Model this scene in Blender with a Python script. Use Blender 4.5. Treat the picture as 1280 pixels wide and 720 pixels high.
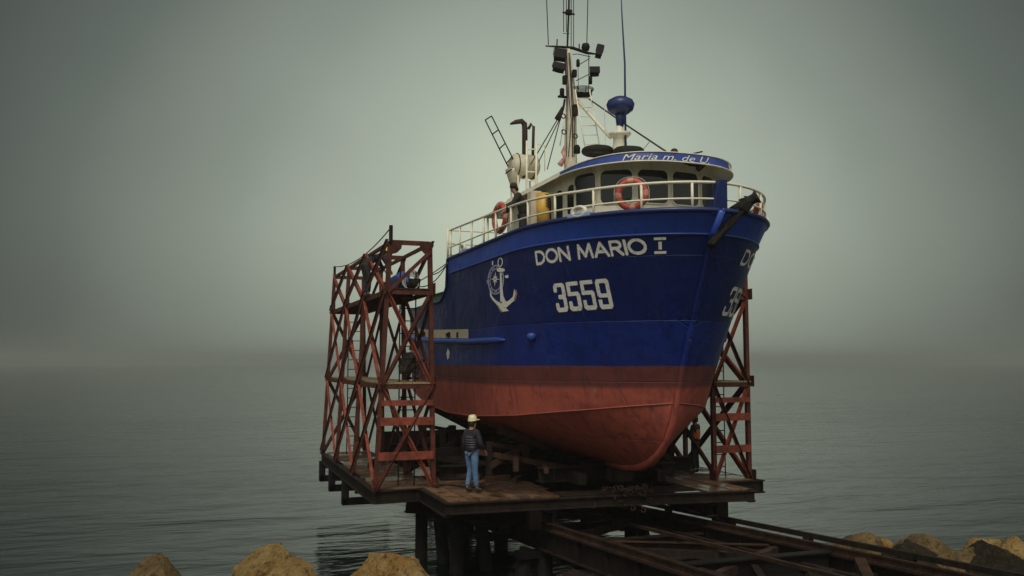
import bpy, bmesh, math, random
from mathutils import Vector, Matrix, noise
from mathutils.bvhtree import BVHTree
R = math.radians
random.seed(7)
for o in list(bpy.data.objects): bpy.data.objects.remove(o)
scn = bpy.context.scene
col = scn.collection

# ------------------------------------------------------------------ camera
EYE = Vector((0, 0, 3.16)); YAW = R(19.5); PIT = math.atan(93/1100); FPX = 1100.0
cam = bpy.data.cameras.new('camera'); camo = bpy.data.objects.new('camera', cam); col.objects.link(camo)
cam.sensor_width = 36; cam.lens = 36*FPX/1280; cam.clip_start = .1; cam.clip_end = 6000
camo.location = EYE; camo.rotation_euler = (R(90)+PIT, 0, -YAW)
scn.camera = camo
_f0 = Vector((math.sin(YAW), math.cos(YAW), 0)); _r = Vector((math.cos(YAW), -math.sin(YAW), 0))
_f = _f0*math.cos(PIT)+Vector((0, 0, math.sin(PIT))); _u = _r.cross(_f)
def ray(px, py): return _f+_r*((px-640)/FPX)+_u*((360-py)/FPX)
def at(px, py, X=None, Y=None, Z=None):
    """point of the place seen at px,py of the photograph when one world coordinate is known"""
    d = ray(px, py)
    for i, v in enumerate((X, Y, Z)):
        if v is not None: return EYE+d*((v-EYE[i])/d[i])

# ------------------------------------------------------------------ sky, sun
SUN_EL, SUN_AZ = 52, 205      # behind and left of the viewer, through the fog
w = bpy.data.worlds.new("World"); scn.world = w; w.use_nodes = True
nt = w.node_tree; nt.nodes.clear()
N = nt.nodes.new; L = nt.links.new
out = N('ShaderNodeOutputWorld'); bg = N('ShaderNodeBackground')
geo = N('ShaderNodeNewGeometry'); tc = N('ShaderNodeTexCoord')
glow = Vector((.362, .931, .05)).normalized()
nrm = N('ShaderNodeVectorMath'); nrm.operation = 'NORMALIZE'; L(tc.outputs['Generated'], nrm.inputs[0])
dt = N('ShaderNodeVectorMath'); dt.operation = 'DOT_PRODUCT'; L(nrm.outputs[0], dt.inputs[0]); dt.inputs[1].default_value = glow
mr = N('ShaderNodeMapRange'); mr.inputs[1].default_value = -1; mr.inputs[2].default_value = 1; L(dt.outputs['Value'], mr.inputs[0])
ns = N('ShaderNodeTexNoise'); ns.inputs['Scale'].default_value = 2.2; ns.inputs['Detail'].default_value = 4; L(nrm.outputs[0], ns.inputs[0])
ad = N('ShaderNodeMath'); ad.operation = 'MULTIPLY_ADD'; L(ns.outputs[0], ad.inputs[0]); ad.inputs[1].default_value = .028
sb = N('ShaderNodeMath'); sb.operation = 'SUBTRACT'; L(mr.outputs[0], sb.inputs[0]); sb.inputs[1].default_value = .014; L(sb.outputs[0], ad.inputs[2])
cr = N('ShaderNodeValToRGB'); L(ad.outputs[0], cr.inputs[0])
def angp(a): return (math.cos(R(a))+1)/2
stops = [(180, (.42, .42, .37)), (105, (.42, .42, .37)), (86, (.26, .27, .24)), (66, (.07, .078, .070)), (52, (.022, .027, .026)), (43, (.018, .022, .021)), (37, (.048, .057, .052)), (30, (.104, .122, .107)),
         (22, (.215, .245, .208)), (14, (.34, .385, .318)), (7, (.46, .515, .405)), (0, (.52, .575, .445))]
e = cr.color_ramp.elements
while len(e) > 1: e.remove(e[0])
e[0].position = angp(stops[0][0]); e[0].color = stops[0][1]+(1,)
for a, c in stops[1:]:
    x = e.new(angp(a)); x.color = c+(1,)
cr.color_ramp.interpolation = 'EASE' if False else 'LINEAR'
sky = N('ShaderNodeTexSky'); sky.sky_type = 'NISHITA'; sky.sun_disc = False
sky.sun_elevation = R(SUN_EL); sky.sun_rotation = R(SUN_AZ); sky.dust_density = 6; sky.air_density = 2
bg2 = N('ShaderNodeBackground'); L(sky.outputs[0], bg2.inputs[0]); bg2.inputs[1].default_value = .002
szn = N('ShaderNodeSeparateXYZ'); L(nrm.outputs[0], szn.inputs[0])
hzf = N('ShaderNodeMapRange'); hzf.interpolation_type = 'SMOOTHSTEP'; hzf.inputs[1].default_value = -.01; hzf.inputs[2].default_value = .17; hzf.inputs[3].default_value = .74; L(szn.outputs[2], hzf.inputs[0])
hzm = N('ShaderNodeVectorMath'); hzm.operation = 'SCALE'; L(cr.outputs[0], hzm.inputs[0]); L(hzf.outputs[0], hzm.inputs['Scale'])   # the fog bank is thickest, and dimmest, down at the sea
L(hzm.outputs[0], bg.inputs[0]); bg.inputs[1].default_value = 1.0
ash = N('ShaderNodeAddShader'); L(bg.outputs[0], ash.inputs[0]); L(bg2.outputs[0], ash.inputs[1]); L(ash.outputs[0], out.inputs[0])
sl = bpy.data.lights.new('sun', 'SUN'); sl.energy = 1.5; sl.angle = R(25); sl.color = (1, .94, .82)
so = bpy.data.objects.new('sun', sl); col.objects.link(so)
sd = Vector((math.sin(R(SUN_AZ))*math.cos(R(SUN_EL)), math.cos(R(SUN_AZ))*math.cos(R(SUN_EL)), math.sin(R(SUN_EL))))
so.rotation_euler = sd.to_track_quat('Z', 'Y').to_euler(); so.location = (0, -10, 30)
vs = scn.view_settings; vs.view_transform = 'Standard'; vs.look = 'None'; vs.gamma = 1; vs.exposure = .22; vs.use_curve_mapping = False
scn.render.engine = 'CYCLES'; scn.cycles.volume_bounces = 4; scn.cycles.max_bounces = 8

# ------------------------------------------------------------------ helpers
def tag(o, label=None, cat=None, group=None, kind=None):
    if label: o['label'] = label
    if cat: o['category'] = cat
    if group: o['group'] = group
    if kind: o['kind'] = kind
    return o
def thing(name, label, cat, loc=(0, 0, 0), rz=0, group=None):
    o = bpy.data.objects.new(name, None); col.objects.link(o); o.location = loc; o.rotation_euler = (0, 0, rz)
    o.empty_display_size = .2
    return tag(o, label, cat, group)
class MB:
    def __init__(s): s.bm = bmesh.new(); s.mi = 0
    def face(s, vs):
        try: f = s.bm.faces.new(vs); f.material_index = s.mi; return f
        except ValueError: return None
    def box(s, c, d, rot=None, bev=0):
        c = Vector(c); M = rot if rot else Matrix.Identity(3)
        v = [s.bm.verts.new(c+M@Vector((x*d[0]/2, y*d[1]/2, z*d[2]/2))) for x in (-1, 1) for y in (-1, 1) for z in (-1, 1)]
        for q in ((0, 1, 3, 2), (4, 6, 7, 5), (0, 4, 5, 1), (2, 3, 7, 6), (0, 2, 6, 4), (1, 5, 7, 3)): s.face([v[i] for i in q])
        return s
    def bar(s, p, q, w, h=None, up=(0, 0, 1), off=(0, 0)):
        p, q = Vector(p), Vector(q); h = h or w; z = (q-p).normalized(); u = Vector(up)
        if abs(z.dot(u)) > .98: u = Vector((0, 1, 0))
        x = z.cross(u).normalized(); y = x.cross(z).normalized()
        M = Matrix((x, y, z)).transposed()
        return s.box((p+q)/2+x*off[0]+y*off[1], (w, h, (q-p).length), M)
    def ibeam(s, p, q, w, h, t=.03, up=(0, 0, 1)):
        s.bar(p, q, w, t, up, (0, h/2-t/2)); s.bar(p, q, w, t, up, (0, -h/2+t/2)); s.bar(p, q, t, h-2*t, up)
        return s
    def angle(s, p, q, w, t=.012, up=(0, 0, 1)):
        s.bar(p, q, w, t, up, (0, 0)); s.bar(p, q, t, w, up, (w/2-t/2, -w/2-t/2)); return s
    def tube(s, pts, r, n=8, cap=True):
        pts = [Vector(p) for p in pts]; rs = r if isinstance(r, (list, tuple)) else [r]*len(pts)
        rings = []; prev = None
        for i, p in enumerate(pts):
            a = pts[max(i-1, 0)]; b = pts[min(i+1, len(pts)-1)]
            z = (b-a).normalized() if (b-a).length > 1e-9 else Vector((0, 0, 1))
            if prev is None:
                prev = Vector((0, 0, 1)) if abs(z.z) < .9 else Vector((1, 0, 0))
            x = (prev-z*prev.dot(z)).normalized(); prev = x; y = z.cross(x)
            rings.append([s.bm.verts.new(p+(x*math.cos(2*math.pi*k/n)+y*math.sin(2*math.pi*k/n))*rs[i]) for k in range(n)])
        for a, b in zip(rings, rings[1:]):
            for k in range(n): s.face((a[k], a[(k+1) % n], b[(k+1) % n], b[k]))
        if cap: s.face(rings[0][::-1]); s.face(rings[-1])
        return s
    def lathe(s, prof, c=(0, 0, 0), n=20, rot=None):
        c = Vector(c); M = rot if rot else Matrix.Identity(3); rings = []
        for r, z in prof:
            rings.append([s.bm.verts.new(c+M@Vector((max(r, .0005)*math.cos(2*math.pi*k/n), max(r, .0005)*math.sin(2*math.pi*k/n), z))) for k in range(n)])
        for a, b in zip(rings, rings[1:]):
            for k in range(n): s.face((a[k], a[(k+1) % n], b[(k+1) % n], b[k]))
        s.face(rings[0][::-1]); s.face(rings[-1]); return s
    def torus(s, c, Rr, r, rot=None, n=28, m=10, seg=None):
        M = rot if rot else Matrix.Identity(3); c = Vector(c); rings = []
        for i in range(n):
            a = 2*math.pi*i/n
            rings.append([s.bm.verts.new(c+M@Vector(((Rr+r*math.cos(2*math.pi*k/m))*math.cos(a), (Rr+r*math.cos(2*math.pi*k/m))*math.sin(a), r*math.sin(2*math.pi*k/m)))) for k in range(m)])
        for i in range(n):
            a, b = rings[i], rings[(i+1) % n]
            for k in range(m):
                f = s.face((a[k], b[k], b[(k+1) % m], a[(k+1) % m]))
                if seg and f: f.material_index = seg(i/n)
        return s
    def build(s, name, mats, parent=None, smooth=False, bev=0, recalc=True):
        if recalc: bmesh.ops.recalc_face_normals(s.bm, faces=s.bm.faces)
        me = bpy.data.meshes.new(name); s.bm.to_mesh(me); s.bm.free()
        for m in (mats if isinstance(mats, (list, tuple)) else [mats]): me.materials.append(m)
        if smooth:
            for p in me.polygons: p.use_smooth = True
        o = bpy.data.objects.new(name, me); col.objects.link(o)
        if parent:
            o.parent = parent
            if parent.type == 'EMPTY' or True:
                pw = Matrix.Identity(4); q = parent; chain = []
                while q: chain.append(q); q = q.parent
                for q in reversed(chain): pw = pw@Matrix.LocRotScale(q.location, q.rotation_euler, q.scale)
                if s_world[0]: me.transform(pw.inverted())
        if bev:
            b = o.modifiers.new('bevel', 'BEVEL'); b.width = bev; b.segments = 2; b.limit_method = 'ANGLE'
        return o
s_world = [True]      # True: geometry is given in world coordinates and moved under its thing
def copy_thing(root, loc, rz=0):
    r = root.copy(); col.objects.link(r); r.location = loc; r.rotation_euler = (0, 0, rz)
    for ch in list(root.children):
        c = ch.copy(); col.objects.link(c); c.parent = r
        for g in ch.children:
            d = g.copy(); col.objects.link(d); d.parent = c
    return r

# ------------------------------------------------------------------ materials
ISL = []
def mat(name, c, rough=.5, c2=None, scale=4, metal=0, bump=0, bscale=30, streak=None, spec=.5, detail=6, contrast=(.35, .65), coat=0):
    m = bpy.data.materials.new(name); m.use_nodes = True; t = m.node_tree; b = t.nodes['Principled BSDF']
    b.inputs['Roughness'].default_value = rough; b.inputs['Metallic'].default_value = metal; b.inputs['Specular IOR Level'].default_value = spec
    b.inputs['Coat Weight'].default_value = coat
    b.inputs['Base Color'].default_value = (*c, 1)
    g = t.nodes.new('ShaderNodeNewGeometry'); tcn = t.nodes.new('ShaderNodeTexCoord')
    if c2:
        n = t.nodes.new('ShaderNodeTexNoise'); n.inputs['Scale'].default_value = scale; n.inputs['Detail'].default_value = detail; n.inputs['Roughness'].default_value = .65
        t.links.new(tcn.outputs['Object'], n.inputs[0])
        r = t.nodes.new('ShaderNodeMapRange'); r.inputs[1].default_value = contrast[0]; r.inputs[2].default_value = contrast[1]; t.links.new(n.outputs[0], r.inputs[0])
        mx = t.nodes.new('ShaderNodeMix'); mx.data_type = 'RGBA'; mx.inputs[6].default_value = (*c, 1); mx.inputs[7].default_value = (*c2, 1)
        t.links.new(r.outputs[0], mx.inputs[0]); last = mx.outputs[2]
        if streak:
            mp = t.nodes.new('ShaderNodeMapping'); mp.inputs['Scale'].default_value = (streak[1], streak[1], streak[1]*.06); t.links.new(tcn.outputs['Object'], mp.inputs[0])
            n2 = t.nodes.new('ShaderNodeTexNoise'); n2.inputs['Scale'].default_value = 1; n2.inputs['Detail'].default_value = 4; t.links.new(mp.outputs[0], n2.inputs[0])
            r2 = t.nodes.new('ShaderNodeMapRange'); r2.inputs[1].default_value = .5; r2.inputs[2].default_value = .75; r2.inputs[4].default_value = streak[2]; t.links.new(n2.outputs[0], r2.inputs[0])
            m2 = t.nodes.new('ShaderNodeMix'); m2.data_type = 'RGBA'; m2.inputs[7].default_value = (*streak[0], 1)
            t.links.new(r2.outputs[0], m2.inputs[0]); t.links.new(last, m2.inputs[6]); last = m2.outputs[2]
        t.links.new(last, b.inputs['Base Color'])
        rr = t.nodes.new('ShaderNodeMapRange'); rr.inputs[3].default_value = max(rough-.12, .03); rr.inputs[4].default_value = min(rough+.15, 1); t.links.new(n.outputs[0], rr.inputs[0]); t.links.new(rr.outputs[0], b.inputs['Roughness'])
    if bump:
        n = t.nodes.new('ShaderNodeTexNoise'); n.inputs['Scale'].default_value = bscale; n.inputs['Detail'].default_value = 8; t.links.new(tcn.outputs['Object'], n.inputs[0])
        bp = t.nodes.new('ShaderNodeBump'); bp.inputs['Strength'].default_value = bump; bp.inputs['Distance'].default_value = .03; t.links.new(n.outputs[0], bp.inputs['Height']); t.links.new(bp.outputs[0], b.inputs['Normal'])
    return m
M = {}
M['white'] = mat('white_paint', (.84, .81, .66), .4, (.72, .68, .54), 3, streak=((.35, .24, .13), 9, .35), bump=.1, bscale=12)
M['rail'] = mat('rail_paint', (.86, .82, .66), .4, (.70, .65, .48), 8)
M['bluep'] = mat('blue_trim', (.03, .075, .36), .35, (.022, .055, .26), 5, streak=((.02, .03, .12), 6, .4))
M['bluedk'] = mat('dark_blue_paint', (.012, .030, .15), .35, (.01, .02, .10), 5)
M['redtower'] = mat('red_lead_steel_shaded', (.10, .028, .018), .62, (.04, .015, .012), 5, streak=((.03, .017, .013), 14, .8), bump=.35, bscale=25)  # tower red, darker copy with the shadow side put into the colour
M['redlit'] = mat('red_lead_steel_lit', (.29, .066, .040), .65, (.11, .034, .024), 4, streak=((.07, .03, .02), 12, .6), bump=.3, bscale=25)  # same tower red, brighter copy for members painted as lit
M['rustdk'] = mat('dark_rusted_steel', (.018, .012, .010), .75, (.008, .007, .006), 3, bump=.5, bscale=18, streak=((.05, .025, .014), 8, .4))
M['rustmid'] = mat('brown_rusted_steel', (.055, .028, .018), .75, (.018, .012, .009), 3, bump=.5, bscale=18)
M['black'] = mat('black_steel', (.008, .0075, .0075), .6, (.016, .013, .012), 8, bump=.2)
M['rubber'] = mat('black_rubber', (.018, .017, .017), .8, (.03, .028, .026), 10, bump=.3)
M['lettering'] = mat('white_lettering', (.88, .87, .80), .5, (.76, .74, .67), 9)
M['gold'] = mat('gold_lettering', (.55, .35, .08), .5, (.40, .25, .06), 9)
M['glass'] = mat('dark_glass', (.010, .013, .014), .05, spec=.5)
M['orange'] = mat('orange_ring', (.52, .075, .045), .5, (.40, .06, .04), 6)
M['ringwhite'] = mat('ring_band', (.55, .25, .18), .6)
M['green'] = mat('green_bulwark', (.05, .16, .07), .5, (.035, .11, .05), 5)
M['plank'] = mat('weathered_plank', (.17, .09, .04), .7, (.06, .035, .02), 2.5, bump=.5, bscale=20)
M['plank2'] = mat('pale_plank', (.34, .27, .16), .8, (.2, .15, .09), 5, bump=.4, bscale=20)
M['pile'] = mat('tarred_pile', (.010, .009, .008), .8, (.006, .005, .005), 4, bump=.6, bscale=14)
M['yellow'] = mat('yellow_plastic', (.65, .38, .05), .5, (.5, .28, .04), 5)
M['rope'] = mat('dark_rope', (.05, .045, .04), .9)
M['palerope'] = mat('pale_hose', (.45, .45, .42), .7)
M['cream'] = mat('cream_shell', (.66, .62, .48), .5, (.5, .46, .33), 3, streak=((.3, .2, .1), 6, .4))

def island_vary(m, lo, hi, wet=None):
    t = m.node_tree; b = t.nodes['Principled BSDF']; src = b.inputs['Base Color'].links[0].from_socket
    g = t.nodes.new('ShaderNodeNewGeometry'); r = t.nodes.new('ShaderNodeMapRange'); r.inputs[3].default_value = lo; r.inputs[4].default_value = hi; t.links.new(g.outputs['Random Per Island'], r.inputs[0])
    mx = t.nodes.new('ShaderNodeVectorMath'); mx.operation = 'SCALE'; t.links.new(src, mx.inputs[0]); t.links.new(r.outputs[0], mx.inputs['Scale']); t.links.new(mx.outputs[0], b.inputs['Base Color'])
    if wet:
        tcn = t.nodes.new('ShaderNodeTexCoord'); n = t.nodes.new('ShaderNodeTexNoise'); n.inputs['Scale'].default_value = wet; n.inputs['Detail'].default_value = 4; t.links.new(tcn.outputs['Object'], n.inputs[0])
        q = t.nodes.new('ShaderNodeMapRange'); q.inputs[1].default_value = .50; q.inputs[2].default_value = .58; q.inputs[3].default_value = .75; q.inputs[4].default_value = .10; t.links.new(n.outputs[0], q.inputs[0]); t.links.new(q.outputs[0], b.inputs['Roughness'])
        b.inputs['Specular IOR Level'].default_value = .45
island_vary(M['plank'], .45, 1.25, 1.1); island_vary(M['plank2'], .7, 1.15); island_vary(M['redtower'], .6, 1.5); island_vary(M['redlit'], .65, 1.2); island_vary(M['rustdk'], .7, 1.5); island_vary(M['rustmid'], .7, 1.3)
for k_ in ('rustdk', 'rustmid', 'black', 'pile', 'redtower', 'redlit', 'plank2', 'rubber', 'rope', 'rockA' , 'shore'):
    if k_ in M: M[k_].node_tree.nodes['Principled BSDF'].inputs['Specular IOR Level'].default_value = .14
# hull paint: real bands of paint at fixed heights on the plating
def hull_mat():
    m = bpy.data.materials.new('hull_paint'); m.use_nodes = True; t = m.node_tree; b = t.nodes['Principled BSDF']; n = t.nodes.new; l = t.links.new
    tcn = n('ShaderNodeTexCoord'); sp = n('ShaderNodeSeparateXYZ'); l(tcn.outputs['Object'], sp.inputs[0])
    wob = n('ShaderNodeTexNoise'); wob.inputs['Scale'].default_value = 1.3; wob.inputs['Detail'].default_value = 5; l(tcn.outputs['Object'], wob.inputs[0])
    z = n('ShaderNodeMath'); z.operation = 'MULTIPLY_ADD'; l(wob.outputs[0], z.inputs[0]); z.inputs[1].default_value = .03; l(sp.outputs[2], z.inputs[2])
    def step(th, wd=.006):
        r = n('ShaderNodeMapRange'); r.inputs[1].default_value = th-wd+.015; r.inputs[2].default_value = th+wd+.015; l(z.outputs[0], r.inputs[0]); return r.outputs[0]
    def mixc(f, a, bb):
        x = n('ShaderNodeMix'); x.data_type = 'RGBA'
        if isinstance(f, (int, float)): x.inputs[0].default_value = f
        else: l(f, x.inputs[0])
        for i, v in ((6, a), (7, bb)):
            if isinstance(v, tuple): x.inputs[i].default_value = (*v, 1)
            else: l(v, x.inputs[i])
        return x.outputs[2]
    def noi(sc, lo, hi, v=0, stretch=None, det=5):
        nn = n('ShaderNodeTexNoise'); nn.inputs['Scale'].default_value = 1 if stretch else sc; nn.inputs['Detail'].default_value = det; nn.inputs['Roughness'].default_value = .6
        if stretch:
            mp = n('ShaderNodeMapping'); mp.inputs['Scale'].default_value = stretch; mp.inputs['Location'].default_value = (v, v, v); l(tcn.outputs['Object'], mp.inputs[0]); l(mp.outputs[0], nn.inputs[0])
        else: l(tcn.outputs['Object'], nn.inputs[0])
        r = n('ShaderNodeMapRange'); r.inputs[1].default_value = lo; r.inputs[2].default_value = hi; l(nn.outputs[0], r.inputs[0]); return r.outputs[0]
    def sc(f, k):
        x = n('ShaderNodeMath'); x.operation = 'MULTIPLY'; l(f, x.inputs[0])
        if isinstance(k, (int, float)): x.inputs[1].default_value = k
        else: l(k, x.inputs[1])
        return x.outputs[0]
    big = noi(.8, .35, .7); st = noi(1, .5, .72, 3, (5, 5, .25)); st2 = noi(1, .55, .75, 9, (11, 11, .5)); fine = noi(14, .4, .7)
    low = mixc(big, (.46, .10, .066), (.34, .068, .046)); low = mixc(sc(st, .8), low, (.12, .03, .026)); low = mixc(sc(st2, .5), low, (.09, .03, .03)); low = mixc(sc(fine, .25), low, (.30, .10, .07))
    boot = mixc(big, (.17, .042, .034), (.12, .032, .030)); boot = mixc(sc(st2, .8), boot, (.04, .02, .025)); boot = mixc(sc(st, .5), boot, (.06, .03, .04))
    mid = mixc(big, (.009, .030, .215), (.007, .021, .165)); mid = mixc(sc(st, .6), mid, (.004, .008, .05)); mid = mixc(sc(st2, .4), mid, (.022, .035, .11)); mid = mixc(sc(noi(1, .66, .74, 14, (3, 3, 7)), .5), mid, (.06, .07, .11))
    navy = mixc(big, (.006, .017, .122), (.005, .013, .095)); navy = mixc(sc(fine, .2), navy, (.012, .02, .12)); navy = mixc(sc(st, .4), navy, (.003, .006, .04)); navy = mixc(sc(noi(1, .66, .74, 24, (2, 2, 4)), .3), navy, (.03, .04, .10))
    top = mixc(big, (.028, .078, .42), (.021, .060, .34)); top = mixc(sc(st, .3), top, (.01, .02, .12))
    rs = noi(1, .60, .72, 31, (7, 7, .35)); mid = mixc(sc(rs, .45), mid, (.07, .04, .035)); navy = mixc(sc(rs, .22), navy, (.04, .025, .03)); top = mixc(sc(rs, .3), top, (.09, .05, .04)); low = mixc(sc(noi(5, .60, .68), .5), low, (.33, .17, .13)); low = mixc(sc(noi(2.2, .60, .66), .5), low, (.13, .04, .03))
    # scrapes low on the blue
    dr = mixc(sc(noi(1, .62, .70, 5, (1.5, 1.5, 3)), .35), mid, (.05, .06, .12))
    c = mixc(step(2.58, .05), low, boot); c = mixc(step(3.08), c, dr); c = mixc(step(4.08), c, navy); c = mixc(step(5.86), c, top)
    l(c, b.inputs['Base Color'])
    rr = n('ShaderNodeMapRange'); rr.inputs[3].default_value = .25; rr.inputs[4].default_value = .5; l(big, rr.inputs[0])
    rz = n('ShaderNodeMix'); l(step(3.08), rz.inputs[0]); rz.inputs[2].default_value = .6; l(rr.outputs[0], rz.inputs[3]); l(rz.outputs[0], b.inputs['Roughness'])
    # welded plates: slightly dished between frames
    wv = n('ShaderNodeTexNoise'); wv.inputs['Scale'].default_value = 1.6; wv.inputs['Detail'].default_value = 3; l(tcn.outputs['Object'], wv.inputs[0])
    br = n('ShaderNodeTexBrick'); mp = n('ShaderNodeMapping'); l(tcn.outputs['Object'], mp.inputs[0]); mp.inputs['Rotation'].default_value = (R(90), 0, R(90)); l(mp.outputs[0], br.inputs[0])
    cmb = n('ShaderNodeCombineXYZ'); l(sp.outputs[1], cmb.inputs[0]); l(sp.outputs[2], cmb.inputs[1]); l(cmb.outputs[0], br.inputs[0])
    br.inputs['Scale'].default_value = 1; br.inputs['Brick Width'].default_value = 2.6; br.inputs['Row Height'].default_value = 1.36; br.inputs['Mortar Size'].default_value = .012; br.inputs['Mortar Smooth'].default_value = .6
    br.inputs['Color1'].default_value = br.inputs['Color2'].default_value = (0, 0, 0, 1); br.inputs['Mortar'].default_value = (1, 1, 1, 1)
    hh = n('ShaderNodeMath'); hh.operation = 'MULTIPLY_ADD'; l(wv.outputs[0], hh.inputs[0]); hh.inputs[1].default_value = 1.0; bb2 = sc(br.outputs['Color'], -.5); l(bb2, hh.inputs[2])
    bp = n('ShaderNodeBump'); bp.inputs['Strength'].default_value = .75; bp.inputs['Distance'].default_value = .05; l(hh.outputs[0], bp.inputs['Height']); l(bp.outputs[0], b.inputs['Normal'])
    return m
M['hull'] = hull_mat()

for k_ in ('lettering', 'gold'):
    t_ = M[k_].node_tree; b_ = t_.nodes['Principled BSDF']; tc_ = t_.nodes.new('ShaderNodeTexCoord'); n1_ = t_.nodes.new('ShaderNodeTexNoise'); n1_.inputs['Scale'].default_value = 16; n1_.inputs['Detail'].default_value = 8; t_.links.new(tc_.outputs['Object'], n1_.inputs[0])
    r_1 = t_.nodes.new('ShaderNodeMapRange'); r_1.inputs[1].default_value = .58; r_1.inputs[2].default_value = .66; r_1.inputs[4].default_value = .4; t_.links.new(n1_.outputs[0], r_1.inputs[0])
    m_1 = t_.nodes.new('ShaderNodeMix'); m_1.data_type = 'RGBA'; m_1.inputs[7].default_value = (.16, .16, .24, 1); t_.links.new(b_.inputs['Base Color'].links[0].from_socket, m_1.inputs[6]); t_.links.new(r_1.outputs[0], m_1.inputs[0]); t_.links.new(m_1.outputs[2], b_.inputs['Base Color'])
def water_mat():
    m = bpy.data.materials.new('sea_water'); m.use_nodes = True; t = m.node_tree; b = t.nodes['Principled BSDF']; n = t.nodes.new; l = t.links.new
    b.inputs['Base Color'].default_value = (.004, .008, .007, 1); b.inputs['Roughness'].default_value = .11; b.inputs['IOR'].default_value = 1.33
    g = n('ShaderNodeNewGeometry')
    def wav(scale, rot, stretch, det, dist):
        mp = n('ShaderNodeMapping'); mp.inputs['Rotation'].default_value = (0, 0, rot); mp.inputs['Scale'].default_value = (scale*stretch, scale, scale); l(g.outputs['Position'], mp.inputs[0])
        nn = n('ShaderNodeTexNoise'); nn.inputs['Scale'].default_value = 1; nn.inputs['Detail'].default_value = det; nn.inputs['Roughness'].default_value = .55; nn.inputs['Distortion'].default_value = dist; l(mp.outputs[0], nn.inputs[0]); return nn.outputs[0]
    a = wav(.55, R(15), .32, 3, .4); c = wav(2.4, R(24), .45, 4, .3); d = wav(.12, R(10), .4, 2, .2)
    x = n('ShaderNodeMath'); x.operation = 'MULTIPLY_ADD'; l(c, x.inputs[0]); x.inputs[1].default_value = .20; l(a, x.inputs[2])
    y = n('ShaderNodeMath'); y.operation = 'MULTIPLY_ADD'; l(d, y.inputs[0]); y.inputs[1].default_value = 1.2; l(x.outputs[0], y.inputs[2])
    pt = n('ShaderNodeMapRange'); pt.inputs[1].default_value = .35; pt.inputs[2].default_value = .65; pt.inputs[3].default_value = .45; pt.inputs[4].default_value = 1; l(wav(.035, R(-10), .5, 3, .6), pt.inputs[0])
    bp = n('ShaderNodeBump'); l(pt.outputs[0], bp.inputs['Strength']); bp.inputs['Distance'].default_value = .19; l(y.outputs[0], bp.inputs['Height']); l(bp.outputs[0], b.inputs['Normal'])
    return m
M['water'] = water_mat()
def rock_mat(name, a, b_, c_):
    m = mat(name, a, .9, b_, 2.2, bump=1.0, bscale=7, contrast=(.4, .6), detail=9, spec=.15)
    t = m.node_tree; b = t.nodes['Principled BSDF']
    for q in t.nodes:
        if q.type == 'BUMP': q.inputs['Distance'].default_value = .16
        if q.type == 'TEX_NOISE' and q.inputs['Scale'].default_value == 7: q.inputs['Roughness'].default_value = .72; q.inputs['Detail'].default_value = 12; tcn = t.nodes.new('ShaderNodeTexCoord')
    n1 = t.nodes.new('ShaderNodeTexNoise'); n1.inputs['Scale'].default_value = 11; n1.inputs['Detail'].default_value = 10; n1.inputs['Roughness'].default_value = .75; t.links.new(tcn.outputs['Object'], n1.inputs[0])
    r1 = t.nodes.new('ShaderNodeMapRange'); r1.inputs[1].default_value = .5; r1.inputs[2].default_value = .62; r1.inputs[4].default_value = .8; t.links.new(n1.outputs[0], r1.inputs[0])
    mx = t.nodes.new('ShaderNodeMix'); mx.data_type = 'RGBA'; mx.inputs[7].default_value = (*c_, 1); old = b.inputs['Base Color'].links[0].from_socket
    t.links.new(old, mx.inputs[6]); t.links.new(r1.outputs[0], mx.inputs[0]); t.links.new(mx.outputs[2], b.inputs['Base Color'])
    return m
M['rockA'] = rock_mat('ochre_rock', (.42, .29, .115), (.27, .16, .055), (.06, .04, .02))
M['rockB'] = rock_mat('rusty_rock', (.36, .20, .062), (.46, .33, .14), (.07, .04, .018))
M['rockC'] = rock_mat('grey_brown_rock', (.25, .17, .075), (.12, .085, .04), (.035, .026, .015))
M['rockD'] = rock_mat('dark_rock', (.035, .026, .016), (.02, .016, .011), (.07, .055, .03))
M['shore'] = mat('shore_rubble', (.04, .03, .02), .9, (.03, .025, .018), 2, bump=.9, bscale=6)

# ------------------------------------------------------------------ setting
WZ = -2.0
mb = MB(); S = 1500
v = [mb.bm.verts.new(p) for p in ((-S, -S, WZ), (S, -S, WZ), (S, S, WZ), (-S, S, WZ))]; mb.face(v)
tag(mb.build('water', M['water']), 'calm grey green sea fading into fog', kind='structure')
# embankment under the viewer, falling to the water
mb = MB(); nx, ny = 90, 24; grid = []
for j in range(ny+1):
    row = []
    for i in range(nx+1):
        dist = -30+j*(17.5+30)/ny if j < 6 else -18+(j-6)*(33)/(ny-6)
        lat = -70+i*140/nx
        h = 1.55 if dist < 4 else 1.55-(dist-4)*.32
        h += noise.noise(Vector((lat*.5, dist*.5, 0)))*.22*(1 if dist > 2 else .3)-.1
        p = _f0*dist+_r*lat; row.append(mb.bm.verts.new((p.x, p.y, max(h, -5))))
    grid.append(row)
for j in range(ny):
    for i in range(nx): mb.face((grid[j][i], grid[j][i+1], grid[j+1][i+1], grid[j+1][i]))
tag(mb.build('shore', M['shore'], smooth=True), 'rubble shore sloping to the sea', kind='structure')

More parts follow.
